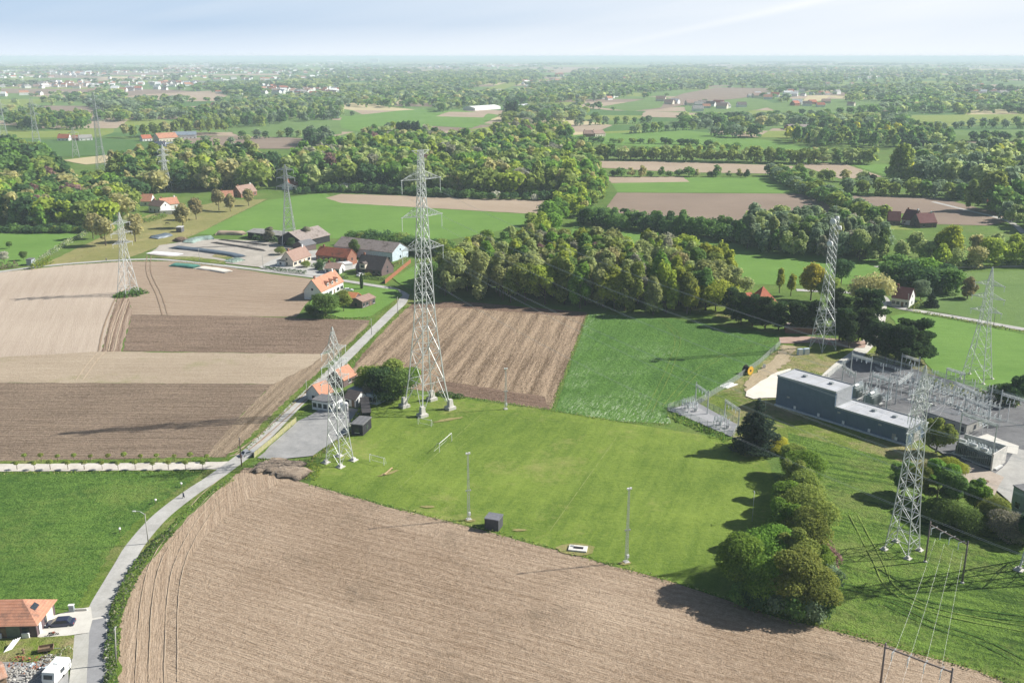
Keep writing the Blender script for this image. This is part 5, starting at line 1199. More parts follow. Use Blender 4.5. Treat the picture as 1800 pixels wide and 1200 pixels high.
whr = plain('pale_membrane_roof', (.43, .44, .46), .7, .2, 0, .16, .25)
bb = empty('switchgear_hall', A, rzb, 'long blue-grey switchgear hall with a taller left block and pale flat roof', 'building')
MB().box((tall / 2, depB / 2, 4.5), (tall, depB, 9.0)).build('tall_block', clad, bb); MB().box(((tall + LB) / 2 + .01, depB / 2, 2.3), (LB - tall - .02, depB - .01, 4.6)).build('low_block', clad, bb)
MB().box((tall / 2, depB / 2, 9.1), (tall + .3, depB + .3, .2)).build('roof', whr, bb); MB().box(((tall + LB) / 2 + .1, depB / 2, 4.7), (LB - tall - .1, depB + .3, .2)).build('roof', whr, bb)
MB().box((LB / 2, -.35, .25), (LB, .5, .5)).build('concrete_plinth', plain('blue_white_plinth', (.5, .53, .55), .8), bb)
for i in range(5): MB().box((LB * (.16 + .19 * i), -.12, 1.1), (.7, .2, .9)).build('wall_vent', WHITE, bb)
MB().box((tall + .05, depB * .5, 6.9), (.06, depB * .9, 4.0)).build('pale_end_panel', plain('pale_cladding', (.30, .31, .32), .6), bb)
pr_ = MB()
for (xa, xb, zz) in ((-.15, tall + .15, 9.2), (tall + .15, LB + .15, 4.8)):
    pr_.box(((xa + xb) / 2, -.1, zz + .12), (xb - xa, .14, .3)).box(((xa + xb) / 2, depB + .1, zz + .12), (xb - xa, .14, .3)).box((xa + .07, depB / 2, zz + .121), (.14, depB, .3)).box((xb - .07, depB / 2, zz + .121), (.14, depB, .3))
pr_.build('parapet', STEELD, bb)
for k in range(12):
    x_ = LB * (.04 + .08 * k); MB().box((x_, depB / 2, (9.2 if x_ < tall else 4.8) + .02), (.06, depB - .3, .05)).build('roof_seam', POLEW, bb)
for x_, z_ in ((tall * .3, 9.2), (tall * .75, 9.2), (tall + 9, 4.8), (LB - 7, 4.8)): MB().box((x_, depB * .6, z_ + .3), (1.1, 1.1, .6)).build('roof_vent', STEELD, bb)
MB().box((LB - 4, -.06, 1.25), (1.1, .1, 2.1)).build('door', POLEW, bb); MB().box((LB + .04, depB * .5, 1.6), (.1, 3, 3)).build('roller_door', POLEW, bb)
for fx in (.1, .5, .8): MB().box((LB * fx, -.05, 3.6), (.9, .1, .5)).build('wall_lamp', STEELD, bb)
def U(px, py): return G(px, py)
def gantry(label, a, b, h, hp=1.5):
    p, q = G(*a), G(*b); d = q - p; L = d.length; o = empty('gantry', p, math.atan2(d.y, d.x), label, 'gantry', 'steel gantries of the substation')
    for x in (0, L): MB().tube((x, 0, 0), (x, 0, h + hp), .2, .14, 6).build('post', STEEL, o)
    mb = MB(); n = max(3, int(L / 1.2)); 
    for s in (-.3, .3): mb.tube((0, s, h), (L, s, h), .1).tube((0, s, h + .55), (L, s, h + .55), .1)
    for i in range(n):
        for s in (-.3, .3): mb.tube((L * i / n, s, h + (i % 2) * .55), (L * (i + 1) / n, s, h + (1 - i % 2) * .55), .035)
    be = mb.build('beam', STEEL, o)
    for f in (.25, .5, .75): insul((L * f, 0, h), 1.3, .14).build('insulator', CERAM, be)
    return o
gantry('left gantry over the small gravel switch bay', (1222, 713), (1243, 729), 6.2, 1.4)
gantry('right gantry over the small gravel switch bay', (1273, 741), (1297, 758), 6.0, .8)
gantry('gantry on the far side of the yard below the dark pines', (1583, 651), (1613, 661), 5.0, 1.6)
gantry('gantry on the far side of the yard left of the slender meadow pylon', (1660, 684), (1691, 694), 6.5, .6)
gantry('tall gantry in the left part of the yard', (1494, 664), (1528, 674), 7.5)
gantry('low gantry beside the switchgear hall', (1501, 687), (1480, 672), 5.0)
gantry('tall gantry behind the roof of the low hall', (1557, 724), (1528, 712), 9.5)
gantry('gantry in the middle of the yard', (1599, 692), (1573, 712), 6.5)
gantry('gantry over the right switch bays', (1674, 713), (1713, 734), 7.0)
gantry('gantry between transformer bay and right switch bays', (1693, 734), (1735, 752), 5.5)
gantry('tall portal at the right edge of the yard', (1755, 734), (1800, 748), 7.0)
gantry('tall portal spanning the walled transformer bay', (1681, 800), (1741, 824), 11.5, .8)
slabm = plain('crushed_stone_slab', (.30, .30, .31), .95, .1, 0, .2, .8)
field('switch_bay_gravel', [(1175, 722), (1222, 707), (1297, 748), (1286, 769)], paved('bay_gravel', (.27, .27, .28), (.38, .38, .385), .8), .05)
PEDC = plain('plinth_concrete', (.5, .5, .48), .9)
# one of each kind of switchgear, then copies
def make_breaker():
    r = empty('circuit_breaker', (0, 0, 0), 0); 
    MB().box((0, 0, .25), (3.6, .7, .5)).build('plinth', PEDC, r); MB().box((0, 0, 1.5), (3.2, .14, .14)).tube((-1.4, 0, .5), (-1.4, 0, 1.5), .07).tube((1.4, 0, .5), (1.4, 0, 1.5), .07).tube((0, 0, .5), (0, 0, 1.5), .07).build('frame', STEEL, r)
    for x in (-1.3, 0, 1.3): insul((x, 0, 3.2), 1.65, .2).build('insulator', CERAM, r); 
    MB().box((.6, -.3, 1.0), (.7, .4, .9)).build('drive_box', STEELD, r); return r
def make_disconnector():
    r = empty('disconnector', (0, 0, 0), 0)
    MB().tube((-1.6, 0, 0), (-1.6, 0, 2.4), .09).tube((1.6, 0, 0), (1.6, 0, 2.4), .09).box((0, 0, 2.4), (3.8, .16, .16)).box((0, .9, 2.4), (3.8, .12, .12)).build('frame', STEEL, r)
    for x in (-1.4, 0, 1.4):
        insul((x, 0, 3.6), 1.1, .13).build('insulator', CERAM, r); insul((x, .9, 3.6), 1.1, .13).build('insulator', CERAM, r)
        MB().tube((x, -.3, 3.65), (x, 1.6, 3.75), .045).build('blade_arm', STEEL, r)
    return r
def make_transformer():
    r = empty('transformer', (0, 0, 0), 0); GR = plain('grey_green_tank', (.25, .28, .27), .6, .3)
    MB().box((0, 0, .3), (6.2, 3.8, .6)).build('plinth', PEDC, r); MB().box((0, 0, 2.0), (4.4, 2.0, 2.8)).box((0, 0, 3.45), (4.6, 2.2, .15)).build('tank', GR, r)
    for s in (-1, 1):
        mb = MB()
        for i in range(9): mb.box((-2.0 + i * .5, s * 1.45, 1.9), (.12, .7, 2.2))
        mb.build('radiator', GR, r)
    MB().tube((-2.2, -.2, 4.2), (-.2, -.2, 4.2), .42, None, 12).build('conservator', WHITE, r)
    for x in (.2, 1.0, 1.8): insul((x, -.4, 5.3), 1.8, .2).build('bushing', CERAM, r); insul((x, .6, 4.7), 1.2, .15).build('bushing', CERAM, r)
    return r
bk, dc, tf = make_breaker(), make_disconnector(), make_transformer()
used = set()
def put(proto, p, rz, label, cat, group):
    o = proto if proto.name not in used else tree_copy(proto)
    used.add(proto.name); o.location = p; o.rotation_euler = (0, 0, rz); return tag(o, label, cat, group)
i = 0
for (px_, py_, w0) in [(1212, 722, 'left end of the small switch bay'), (1268, 752, 'right end of the small switch bay')]:
    for k in range(3):
        p = G(px_ + k * 6 - 6, py_ + k * 3 - 3); put(bk if k != 1 else dc, p, rzb + 1.2, f"{('first', 'second', 'third')[k]} apparatus from the left at the {w0}", 'switchgear', 'switchgear of the small gravel bay')
rows = [((1515, 690), (1560, 704), 4, 'b', 'row right behind the low roof, left part'), ((1520, 702), (1560, 716), 4, 'd', 'second row behind the low hall roof'), ((1540, 676), (1640, 700), 7, 'd', 'long middle row of the yard'),
        ((1588, 668), (1650, 684), 5, 'b', 'row near the far fence below the pines'), ((1600, 702), (1650, 716), 4, 'b', 'row in the centre of the yard'), ((1618, 686), (1650, 694), 3, 'd', 'short row beside the centre gantry'),
        ((1660, 704), (1745, 728), 7, 'd', 'row along the right switch bays'), ((1668, 716), (1735, 740), 6, 'b', 'second row of the right switch bays'), ((1690, 750), (1730, 762), 3, 'd', 'row behind the walled transformer bay'), ((1675, 695), (1735, 708), 4, 'b', 'row by the far right fence'), ((1700, 742), (1745, 750), 4, 'd', 'row under the right portal')]
for a, b, n, ty, nm in rows:
    P, Q = G(*a), G(*b)
    for k in range(n):
        p = P.lerp(Q, k / (n - 1)); put(bk if ty == 'b' else dc, p, rzb + random.choice((0, 0, math.pi / 2)), f"{ORD(k + 1)} {'circuit breaker' if ty == 'b' else 'disconnector'} from the left, {nm}", 'switchgear', 'switchgear of the substation yard')
put(tf, G(1505, 698), rzb + math.pi / 2, 'grey transformer nearest the tall block of the hall', 'transformer', 'transformers of the substation')
put(tf, G(1532, 712), rzb + math.pi / 2, 'transformer behind the low roof of the hall', 'transformer', 'transformers of the substation')
for k in range(3): put(tf, G(1697 + k * 19, 802 + k * 8), rzb, f"{('left', 'middle', 'right')[k]} transformer of the walled bay by the sandy lane", 'transformer', 'transformers of the substation')
o = empty('blast_wall', G(1741, 827), rzb, 'pale concrete blast walls around the three transformers', 'wall')
dq = (G(1681, 800) - G(1741, 827)).length
MB().box((.3, 3.4, 2.4), (.35, 8, 4.8)).build('end_wall', CONC, o); MB().box((-dq / 2, 7.6, 2.4), (dq, .35, 4.8)).build('back_wall', PEDC, o)
house('control_house', 'low grey-roofed control building in the yard with a white end wall', (1620, 740), (1697, 765), 9, 3.0, 3.0, POLEW, plain('dark_flat_roof', (.15, .15, .155), .8), 'building', flat=True, chimney=0, winrow=5)
house('teal_building', 'grey-green flat-roofed building at the right edge by the service road', (1776, 892), (1840, 930), 12, 5.5, 5.5, plain('grey_green_render', (.27, .33, .32), .7), GREYROOF, 'building', flat=True, chimney=0, winrow=3, door=False)
field('white_kerb_area', [(1716, 770), (1735, 764), (1790, 785), (1788, 800), (1770, 797)], m_conc2)
# busbars in the yard
for n_, (a, b, z) in enumerate([((1496, 664), (1757, 735), 7.7), ((1535, 680), (1690, 725), 6.3), ((1600, 692), (1745, 735), 6.4), ((1557, 724), (1690, 762), 6.0)]):
    for k in range(3):
        P, Q = G(*a), G(*b); off = Vector((.3, 1.3, 0)) * (k - 1)
        cable(f"{('near', 'middle', 'far')[k]} busbar wire of the {('longest', 'left', 'right', 'nearest')[n_]} span over the yard", Vector((P.x, P.y, z)) + off, Vector((Q.x, Q.y, z)) + off, .7, .035, 10, 'busbar wires over the substation yard', 'busbar_wire')
for k in range(3):
    for s in (-1, 1):
        a = armtip(P4, R(42), s * 4.4, (27.5, 31.6, 35.7)[k] - 1.6); b = G(1599, 692) if s < 0 else G(1674, 713)
        cable(f"{('low', 'middle', 'high')[k]} wire dropping from the meadow pylon to the {'middle' if s < 0 else 'right'} gantry", a, Vector((b.x + k, b.y, 7)), 2, .02, 12)
# white gravel, drum, pipes and bits around the hall
o = empty('cable_drum', G(1314, 657), R(-52), 'big cable drum with a yellow flange lying in the grass by the mesh fence', 'cable drum')
YEL = plain('yellow_flange', (.72, .42, .05), .6); 
for x, mt in ((-1.1, BLACK), (1.1, YEL)): MB().tube((x - .07, 0, 1.45), (x + .07, 0, 1.45), 1.45, None, 28).build('flange', mt, o)
MB().tube((-1.05, 0, 1.45), (1.05, 0, 1.45), 1.15, None, 24).build('cable_winding', BLACK, o); MB().tube((1.17, 0, 1.45), (1.2, 0, 1.45), .4, None, 12).build('hub', BLACK, o)
pp = G(1280, 678)
for i in range(6):
    d_ = Vector((math.cos(.75), math.sin(.75), 0)); n_ = Vector((-d_.y, d_.x, 0)); c = pp + n_ * (i * .55 - 1.4) + d_ * random.uniform(-.5, .5)
    MB().tube(c - d_ * 2.9 + Vector((0, 0, .17)), c + d_ * 2.9 + Vector((0, 0, .17)), .14, None, 8).build('white_pipe', WHITE, label=f"{ORD(i + 1)} white pipe from the left lying by the mesh fence", cat='pipe', group='white pipes lying in the grass')
o = empty('hydrant_box', G(1343, 647), 0, 'small white box standing in the grass right of the cable drum', 'box'); MB().box((0, 0, .6), (.8, .6, 1.2)).build('cabinet', WHITE, o); MB().box((0, 0, 1.25), (.95, .75, .1)).build('lid', STEELD, o)
o = empty('equipment_cabinets', G(1412, 623), .2, 'pair of pale blue cabinets at the foot of the telecom mast', 'cabinet')
for x in (-1.3, 1.1): c_ = MB().box((x, 0, 1.1), (1.9, 1.1, 2.2)).build('cabinet', BLUEW, o); MB().box((x, -.57, 1.1), (1.5, .04, 1.9)).build('cabinet_door', WHITE, c_)
o = empty('sign_board', G(1525, 641), .2, 'white sign board on the yard fence', 'sign'); MB().box((0, 0, 1.6), (1.8, .08, 1.4)).build('board', WHITE, o); MB().tube((-.6, .08, 0), (-.6, .08, 1.6), .04).tube((.6, .08, 0), (.6, .08, 1.6), .04).build('post', STEEL, o)
# concrete portals of the low line
def portal(label, a, b, h):
    p, q = G(*a), G(*b); d = q - p; L = d.length; o = empty('wooden_portal', p, math.atan2(d.y, d.x), label, 'portal', 'two-legged portals in the rough meadow')
    pm = plain('portal_post', (.20, .165, .15), .8)
    for x in (0, L): MB().tube((x, 0, 0), (x * .995, 0, h), .2, .15, 10).build('post', pm, o, True); MB().lathe((x, 0, 0), [(.4, 0), (.36, .25), (.2, .35)], 10).build('foot', CONC, o)
    be = MB().box((L / 2, 0, h * .92), (L, .2, .24)).build('crossbeam', pm, o)
    for f in (.14, .38, .62, .86):
        MB().box((L * f, -.2, h * .92), (.15, 1.8, .12)).build('bracket', STEELD, be); insul((L * f, -1.0, h * .92), 1.5, .12).build('insulator', CERAM, be)
    return p, q
pa, qa = portal('concrete portal with a crossbeam in the middle of the rough meadow', (1626, 987), (1691, 1024), 9.2)
pb, qb = portal('portal cut off by the lower edge at the corner of the brown field', (1546, 1215), (1662, 1262), 9.2)
for k, f in enumerate((.14, .38, .62, .86)):
    a = pa.lerp(qa, f) + Vector((0, -.8, 6.3)); b = pb.lerp(qb, f) + Vector((0, .5, 6.3)); cable(f"{('first', 'second', 'third', 'fourth')[k]} wire from the left between the two portals", a, b, .8, .013, 12)
    c = b + (b - a) * .8; c.z = 5.5; cable(f"{('first', 'second', 'third', 'fourth')[k]} wire from the left running off below the lower portal", b, c, .5, .013, 8)

# ---------------------------------------------------------------- hedges, verges, weeds
def leafstrip(name, label, px, wd, h, col, n_per_m=14, leaf=.3, cat='hedge', seed=1, kind=None, world=False, lump=.35, group=None):
    pts = smooth([G(*p) for p in px] if not world else px, 5); r = np.random.default_rng(seed); V = []
    for a, b in zip(pts[:-1], pts[1:]):
        L = (b - a).length; n = max(2, int(L * n_per_m)); d = (b - a).normalized(); nn = Vector((-d.y, d.x, 0))
        t = r.random(n); th = r.uniform(0, math.pi, n); k = np.array([1 + lump * math.sin(x * 1.7 + y * 1.3) * math.cos(x * .6 - y) for x, y in zip(a.x + d.x * t * L, a.y + d.y * t * L)]) * r.uniform(.7, 1.08, n)
        x = a.x + d.x * t * L + nn.x * np.cos(th) * wd / 2 * k; y = a.y + d.y * t * L + nn.y * np.cos(th) * wd / 2 * k; z = np.sin(th) * h * k
        V.append(np.stack([x, y, z], 1))
    c = np.concatenate(V); n = len(c); nr = r.normal(size=(n, 3)); nr[:, 2] += .8; nr /= np.linalg.norm(nr, axis=1)[:, None]
    t = np.cross(nr, r.normal(size=(n, 3))); t /= np.linalg.norm(t, axis=1)[:, None]; b = np.cross(nr, t); s = leaf * r.uniform(.5, 1.2, n)[:, None]
    v = np.stack([c - t * s, c - b * s * .7, c + t * s, c + b * s * .7], 1).reshape(-1, 3); q = np.arange(4 * n).reshape(n, 4)
    cols = col if isinstance(col, (list, tuple)) else [col]
    me = npmesh(name, v, q, [LEAF[k] for k in cols], r.integers(0, len(cols), n)); o = bpy.data.objects.new(name, me); C.objects.link(o)
    return tag(o, label, cat, group, kind)
leafstrip('ditch_bushes', 'dark green bushes in the ditch between the asphalt road and the brown field', [(304, 934), (273, 960), (249, 988), (229, 1022), (213, 1057), (203, 1087), (198, 1130), (195, 1200), (190, 1290)], 2.1, 1.2, ['dark green', 'mid green', 'mid green', 'fresh green', 'grey green'], 60, .26, 'hedge')
leafstrip('ditch_weeds', 'thin weeds along the upper part of the road ditch', [(410, 842), (370, 866), (330, 900), (300, 930)], 1.6, .6, ['mid green', 'fresh green', 'olive'], 30, .2, 'weeds', kind='stuff')
leafstrip('pylon_weeds', 'dark weeds growing between the feet of the white pylon', [(206, 520), (225, 520), (245, 514)], 8, 1.6, ['dark green', 'mid green', 'fresh green'], 170, .4, 'weeds', kind='stuff')
leafstrip('low_hedge', 'black-green low hedge right of the giant pylon beside the striped field', [(768, 693), (790, 697), (814, 700)], 2.2, 1.4, 'dark green', 60, .25)
leafstrip('cottage_hedge', 'clipped dark hedge in front of the shuttered cottage', [(465, 472), (500, 478), (538, 482)], 1.8, 1.5, 'dark green', 50, .25)
leafstrip('villa_hedge', 'low dark hedge in front of the brown-roofed villa', [(634, 488), (655, 491), (676, 493)], 1.5, 1.2, 'dark green', 50, .22)
leafstrip('flower_shrubs', 'yellow-green shrubs in the front garden of the villa', [(640, 484), (652, 486)], 2.2, 1.2, ['golden', 'fresh green'], 60, .22)
leafstrip('bungalow_hedge', 'hedge along the road below the bungalow', [(572, 485), (590, 488), (612, 490)], 1.6, 1.3, ['dark green', 'mid green'], 50, .22)
leafstrip('climber_hedge', 'thick green hedge in front of the red farmhouse', [(557, 463), (590, 465)], 2.4, 2.6, ['mid green', 'fresh green'], 70, .3)
leafstrip('blossom_hedge', 'white-flowering hedge along the left meadow', [(60, 466), (90, 446), (120, 428), (150, 413)], 2.6, 2.2, ['white blossom', 'pale green', 'mid green'], 24, .4)
leafstrip('purple_hedge', 'purple hedge at the left end of the back road', [(-20, 474), (10, 472), (32, 470)], 3, 2.6, ['purple', 'purple', 'dark green'], 50, .3)
leafstrip('bright_hedge', 'row of yellow-green garden shrubs beside the purple hedge', [(57, 474), (75, 468), (90, 462)], 3, 3, ['fresh green', 'yellow green'], 60, .35)
leafstrip('shed_weeds', 'tall weeds left of the black long shed', [(620, 744), (632, 728), (645, 714)], 1.8, 1.0, ['fresh green', 'yellow green'], 60, .2, 'weeds', kind='stuff')
leafstrip('yard_bushes', 'dark bushes along the far fence of the yard', [(1620, 672), (1680, 692), (1740, 703), (1790, 716)], 4, 2.4, ['dark green', 'mid green', 'tan'], 36, .4)
leafstrip('bay_weeds', 'rough weeds along the small switch bay', [(1180, 730), (1230, 752), (1285, 776)], 4, .8, ['mid green', 'fresh green', 'olive'], 30, .3, 'weeds', kind='stuff')
leafstrip('heap_weeds', 'weeds at the edge of the earth heap', [(545, 845), (552, 828), (548, 815)], 2.5, .6, ['yellow green', 'fresh green'], 50, .2, 'weeds', kind='stuff')
leafstrip('road_hedge', 'rough hedge along the right road', [(1604, 549), (1650, 557), (1720, 570), (1800, 586), (1860, 596)], 1.6, 1.0, ['dark green', 'olive', 'tan'], 18, .3)
leafstrip('shed_growth', 'green growth against the front of the long dark shed', [(445, 421), (470, 424), (492, 428)], 3, 3.2, ['mid green', 'sage', 'dark green'], 50, .35)
leafstrip('pasture_shrubs', 'shrubs around the white outbuilding', [(252, 392), (275, 386), (292, 380)], 4, 2.5, ['mid green', 'olive'], 36, .4)
# young pollards along the farm track
yt = None
REAR = (44, 73, 102, 131, 160, 191, 219, 248, 276, 307, 335, 364); FRONT = (30, 61, 89, 120, 149, 180, 208, 238, 269, 297, 327, 357)
def make_young():
    r = empty('young_tree', (0, 0, 0)); v, q = leaf_cloud(9, 260, [(0, 0, 2.0, .62, .62, .42)], .13)
    o = bpy.data.objects.new('crown', npmesh('young_crown', v, q, [LEAF['olive']])); C.objects.link(o); o.parent = r
    MB().tube((0, 0, 0), (0, 0, 1.9), .06, .04, 6).build('trunk', BARK, r); MB().tube((.18, 0, 0), (.18, 0, 1.2), .035).build('stake', WOOD, r); return r
proto = make_young(); first = True
for xs, y, nm in ((REAR, 812, 'far'), (FRONT, 825.5, 'near')):
    for i, x in enumerate(xs):
        r = proto if first else tree_copy(proto); first = False
        r.location = G(x, y); s = random.uniform(.85, 1.2); r.scale = (s, s, s); r.rotation_euler = (0, 0, random.uniform(0, 6))
        tag(r, f"{ORD(i + 1)} small round-topped tree from the left on the {nm} side of the farm track", 'tree', 'young trees along the farm track')
# earth heap
HEAPM = soil('heap_soil', (.2, .15, .11), (.42, .34, .26), .8, 0, 0, .4, .9, .3, 1.0)
HEAPS = True
# silage yard: clamps, sheets, heaps
TARP = plain('dark_blue_tarpaulin', (.10, .13, .16), .45, .4, 0, .3, .8); GTARP = plain('green_tarpaulin', (.08, .24, .18), .5, .4, 0, .25, .8); WT = plain('white_sheeting', (.7, .7, .7), .6, .2, 0, .1, .5)
def mound(name, label, px, wd, h, mat, cat='silage clamp', seed=0, jit=.12, group=None):
    pts = smooth([G(*p) for p in px], 4); mb = MB(); vs = []; r = random.Random(seed); ns = 7
    for i, p in enumerate(pts):
        d = (pts[min(i + 1, len(pts) - 1)] - pts[max(i - 1, 0)]).normalized(); n = Vector((-d.y, d.x, 0)); e = 1 if 0 < i < len(pts) - 1 else .25
        for k in range(ns):
            t = math.pi * k / (ns - 1); q = p + n * (math.cos(t) * wd / 2 * r.uniform(1 - jit, 1 + jit)); vs.append((q.x, q.y, .17 + math.sin(t) ** .6 * h * e * r.uniform(1 - jit, 1 + jit)))
    mb.add(vs, [(i * ns + k, i * ns + k + 1, (i + 1) * ns + k + 1, (i + 1) * ns + k) for i in range(len(pts) - 1) for k in range(ns - 1)] + [tuple(range(ns)), tuple(range(len(vs) - ns, len(vs)))[::-1]])
    return mb.build(name, mat, smooth=True, label=label, cat=cat, group=group)
mound('earth_heap', 'long low heap of brown earth beside the road junction', [(448, 822), (475, 824), (505, 830), (540, 838)], 6.0, .8, HEAPM, 'earth heap', 5, .35)
mound('earth_heap', 'lower brown earth bank below the car park fence', [(470, 812), (500, 816), (532, 822)], 5, .7, HEAPM, 'earth heap', 6, .4)
mound('silage_clamp', 'long clamp under dark blue tarpaulin in the farm yard', [(302, 436), (350, 441), (400, 448), (425, 453)], 6, 1.2, TARP)
mound('silage_clamp', 'low clamp under green tarpaulin at the edge of the tilled field', [(302, 466.5), (325, 468), (346, 470.5)], 6, 1.0, GTARP)
mound('sand_heap', 'pale sand continuing the green tarpaulin clamp in the field', [(348, 471), (375, 474), (402, 479)], 5.5, .6, m_sand, 'heap')
mound('white_sheet', 'flat white plastic sheet at the left end of the farm yard', [(264, 444), (290, 446), (320, 449)], 7, .2, WT, 'sheet')
mound('silage_heap', 'dark blue covered heap near the horse shelter', [(270, 420), (284, 417), (297, 414)], 7, 1.6, TARP)
mound('silage_heap', 'greenish covered heap in the upper farm yard', [(330, 428), (350, 422), (376, 420)], 7, 1.8, plain('grey_green_sheet', (.2, .27, .24), .6, .3, 0, .4, .6))
mound('rubble_heap', 'brown heap left of the greenish covered heap', [(312, 422), (326, 425)], 7, 1.8, m_dark, 'heap')
mound('straw_heap', 'pale tan heap behind the yard beside the long dark shed', [(380, 412), (405, 412), (430, 413)], 6, 2.0, m_farT, 'heap')
mound('silage_heap', 'small dark heap with a pale patch near the back road', [(402, 462), (424, 457)], 7, 1.4, plain('mottled_sheet', (.16, .22, .18), .6, .3, 0, .8, 1), 'heap')
for k, (a, b) in enumerate([((372, 427), (460, 440)), ((385, 422), (470, 432)), ((420, 434), (466, 442))]):
    mound('retaining_wall', f"{('lowest', 'upper', 'middle')[k]} low dark silage wall strewn with tyres in the farm yard", [a, ((a[0] + b[0]) / 2, (a[1] + b[1]) / 2), b], 2.4, .7, plain('tyre_wall%d' % k, (.12, .11, .10), .9, .1, 0, .8, 3), 'wall', k, .3)
field('yard_grass', [(380, 446), (410, 450), (408, 458), (372, 452)], m_rough); field('yard_grass', [(265, 452), (340, 452), (400, 460), (395, 466), (300, 456)], m_rough)

# ---------------------------------------------------------------- vehicles and people
def car(label, base, rz, paint, L=4.6, Wd=1.8, H=1.45, group='parked cars', estate=False):
    o = empty('parked_car', base, rz, label, 'car', group)
    def body_sec(prof, w0, w1):
        mb = MB(); n = len(prof); vs = []
        for s, w_ in ((-1, 0), (1, 0)):
            for x, z, ww in prof: vs.append((x, s * ww, z))
        mb.add(vs, [tuple(range(n))[::-1], tuple(range(n, 2 * n))] + [(i, (i + 1) % n, n + (i + 1) % n, n + i) for i in range(n)]); return mb
    h = L / 2; w_ = Wd / 2
    body_sec([(-h, .35, w_ * .9), (-h, .75, w_ * .92), (-h + .25, .9, w_), (-h + .9, .95, w_), (h - 1.1, .93, w_), (h - .2, .75, w_ * .93), (h, .55, w_ * .88), (h, .3, w_ * .88), (h - .6, .22, w_), (-h + .4, .22, w_)], 0, 0).build('body', paint, o)
    body_sec([(-h + (.15 if estate else .55), .95, w_ * .94), (-h + (.35 if estate else 1.05), H, w_ * .78), (h - 2.0, H + .02, w_ * .78), (h - 1.15, .93, w_ * .93)], 0, 0).build('cabin', paint, o)
    for s in (-1, 1): MB().add([(-h + 1.0, s * w_ * .925, 1.0), (h - 1.45, s * w_ * .92, 1.0), (h - 2.0, s * w_ * .80, H - .07), (-h + 1.25, s * w_ * .80, H - .07)], [(0, 1, 2, 3) if s < 0 else (3, 2, 1, 0)]).build('side_window', GLASS, o).location = (0, s * .02, 0)
    MB().add([(h - 1.18, -w_ * .82, .98), (h - 1.18, w_ * .82, .98), (h - 1.95, w_ * .7, H - .02), (h - 1.95, -w_ * .7, H - .02)], [(0, 1, 2, 3)]).build('windscreen', GLASS, o).location = (.03, 0, .02)
    xr0 = -h + (.17 if estate else .62); MB().add([(xr0, w_ * .8, 1.0), (xr0, -w_ * .8, 1.0), (xr0 + (.18 if estate else .42), -w_ * .68, H - .06), (xr0 + (.18 if estate else .42), w_ * .68, H - .06)], [(0, 1, 2, 3)]).build('rear_window', GLASS, o).location = (-.04, 0, .02)
    for x in (-h + .85, h - .85):
        for s in (-1, 1):
            wl = MB().tube((x, s * (w_ - .18), .32), (x, s * (w_ + .02), .32), .32, None, 16).build('wheel', BLACK, o); MB().tube((x, s * (w_ + .02), .32), (x, s * (w_ + .03), .32), .19, None, 12).build('rim', STEEL, wl)
    for s in (-1, 1):
        MB().box((h - .04, s * w_ * .65, .65), (.1, .35, .14)).build('headlight', CERAM, o); MB().box((-h + .02, s * w_ * .7, .72), (.06, .3, .16)).build('tail_light', plain('red_lens', (.4, .02, .02), .3), o)
    return o
NAVY = plain('dark_blue_paint', (.045, .055, .10), .25, .6, .3, .05); CWH = plain('white_car_paint', (.72, .72, .72), .3, .5, 0, .03); CSIL = plain('silver_paint', (.42, .43, .45), .3, .5, .4, .04)
car('dark blue car parked in front of the corner house garage', G(107, 1099), R(188), NAVY, 5.0, 1.95, 1.5)
car('white car parked in front of the brown-roofed villa', G(634, 485), R(60), CWH)
car('white car parked between the dormer house and the lawn', G(612, 512), R(10), CWH, 4.8)
car('white car under the trees at the far red-roofed cottage', G(536, 337), R(5), CWH)
car('silver and dark car by the gate at the road junction', G(436, 800), R(42), CSIL, 4.2)
# white caravan
o = empty('caravan', G(101, 1190), R(84), 'white caravan with a dark end window in the scrap yard', 'caravan')
mb = MB(); n = 8; pr = [(-2.4, .45), (-2.55, 1.2), (-2.2, 2.5), (2.1, 2.6), (2.5, 2.2), (2.6, .9), (2.3, .45)]; n = len(pr)
mb.add([(x, -1.1, z) for x, z in pr] + [(x, 1.1, z) for x, z in pr], [tuple(range(n))[::-1], tuple(range(n, 2 * n))] + [(i, (i + 1) % n, n + (i + 1) % n, n + i) for i in range(n)]); mb.build('body', WHITE, o)
MB().box((-2.43, 0, 1.75), (.1, 1.5, .7), ry=R(12)).build('window', GLASS, o); MB().box((0, -1.11, 1.6), (1.2, .05, .7)).build('window', GLASS, o); MB().box((0, 1.11, 1.6), (1.2, .05, .7)).build('window', GLASS, o)
for s in (-1, 1): MB().tube((0, s * 1.0, .33), (0, s * 1.15, .33), .33, None, 14).build('wheel', BLACK, o)
MB().box((3.1, 0, .45), (1.2, .12, .1)).build('tow_bar', STEELD, o); MB().box((.4, 0, 2.62), (.7, .7, .12)).build('roof_hatch', CERAM, o)
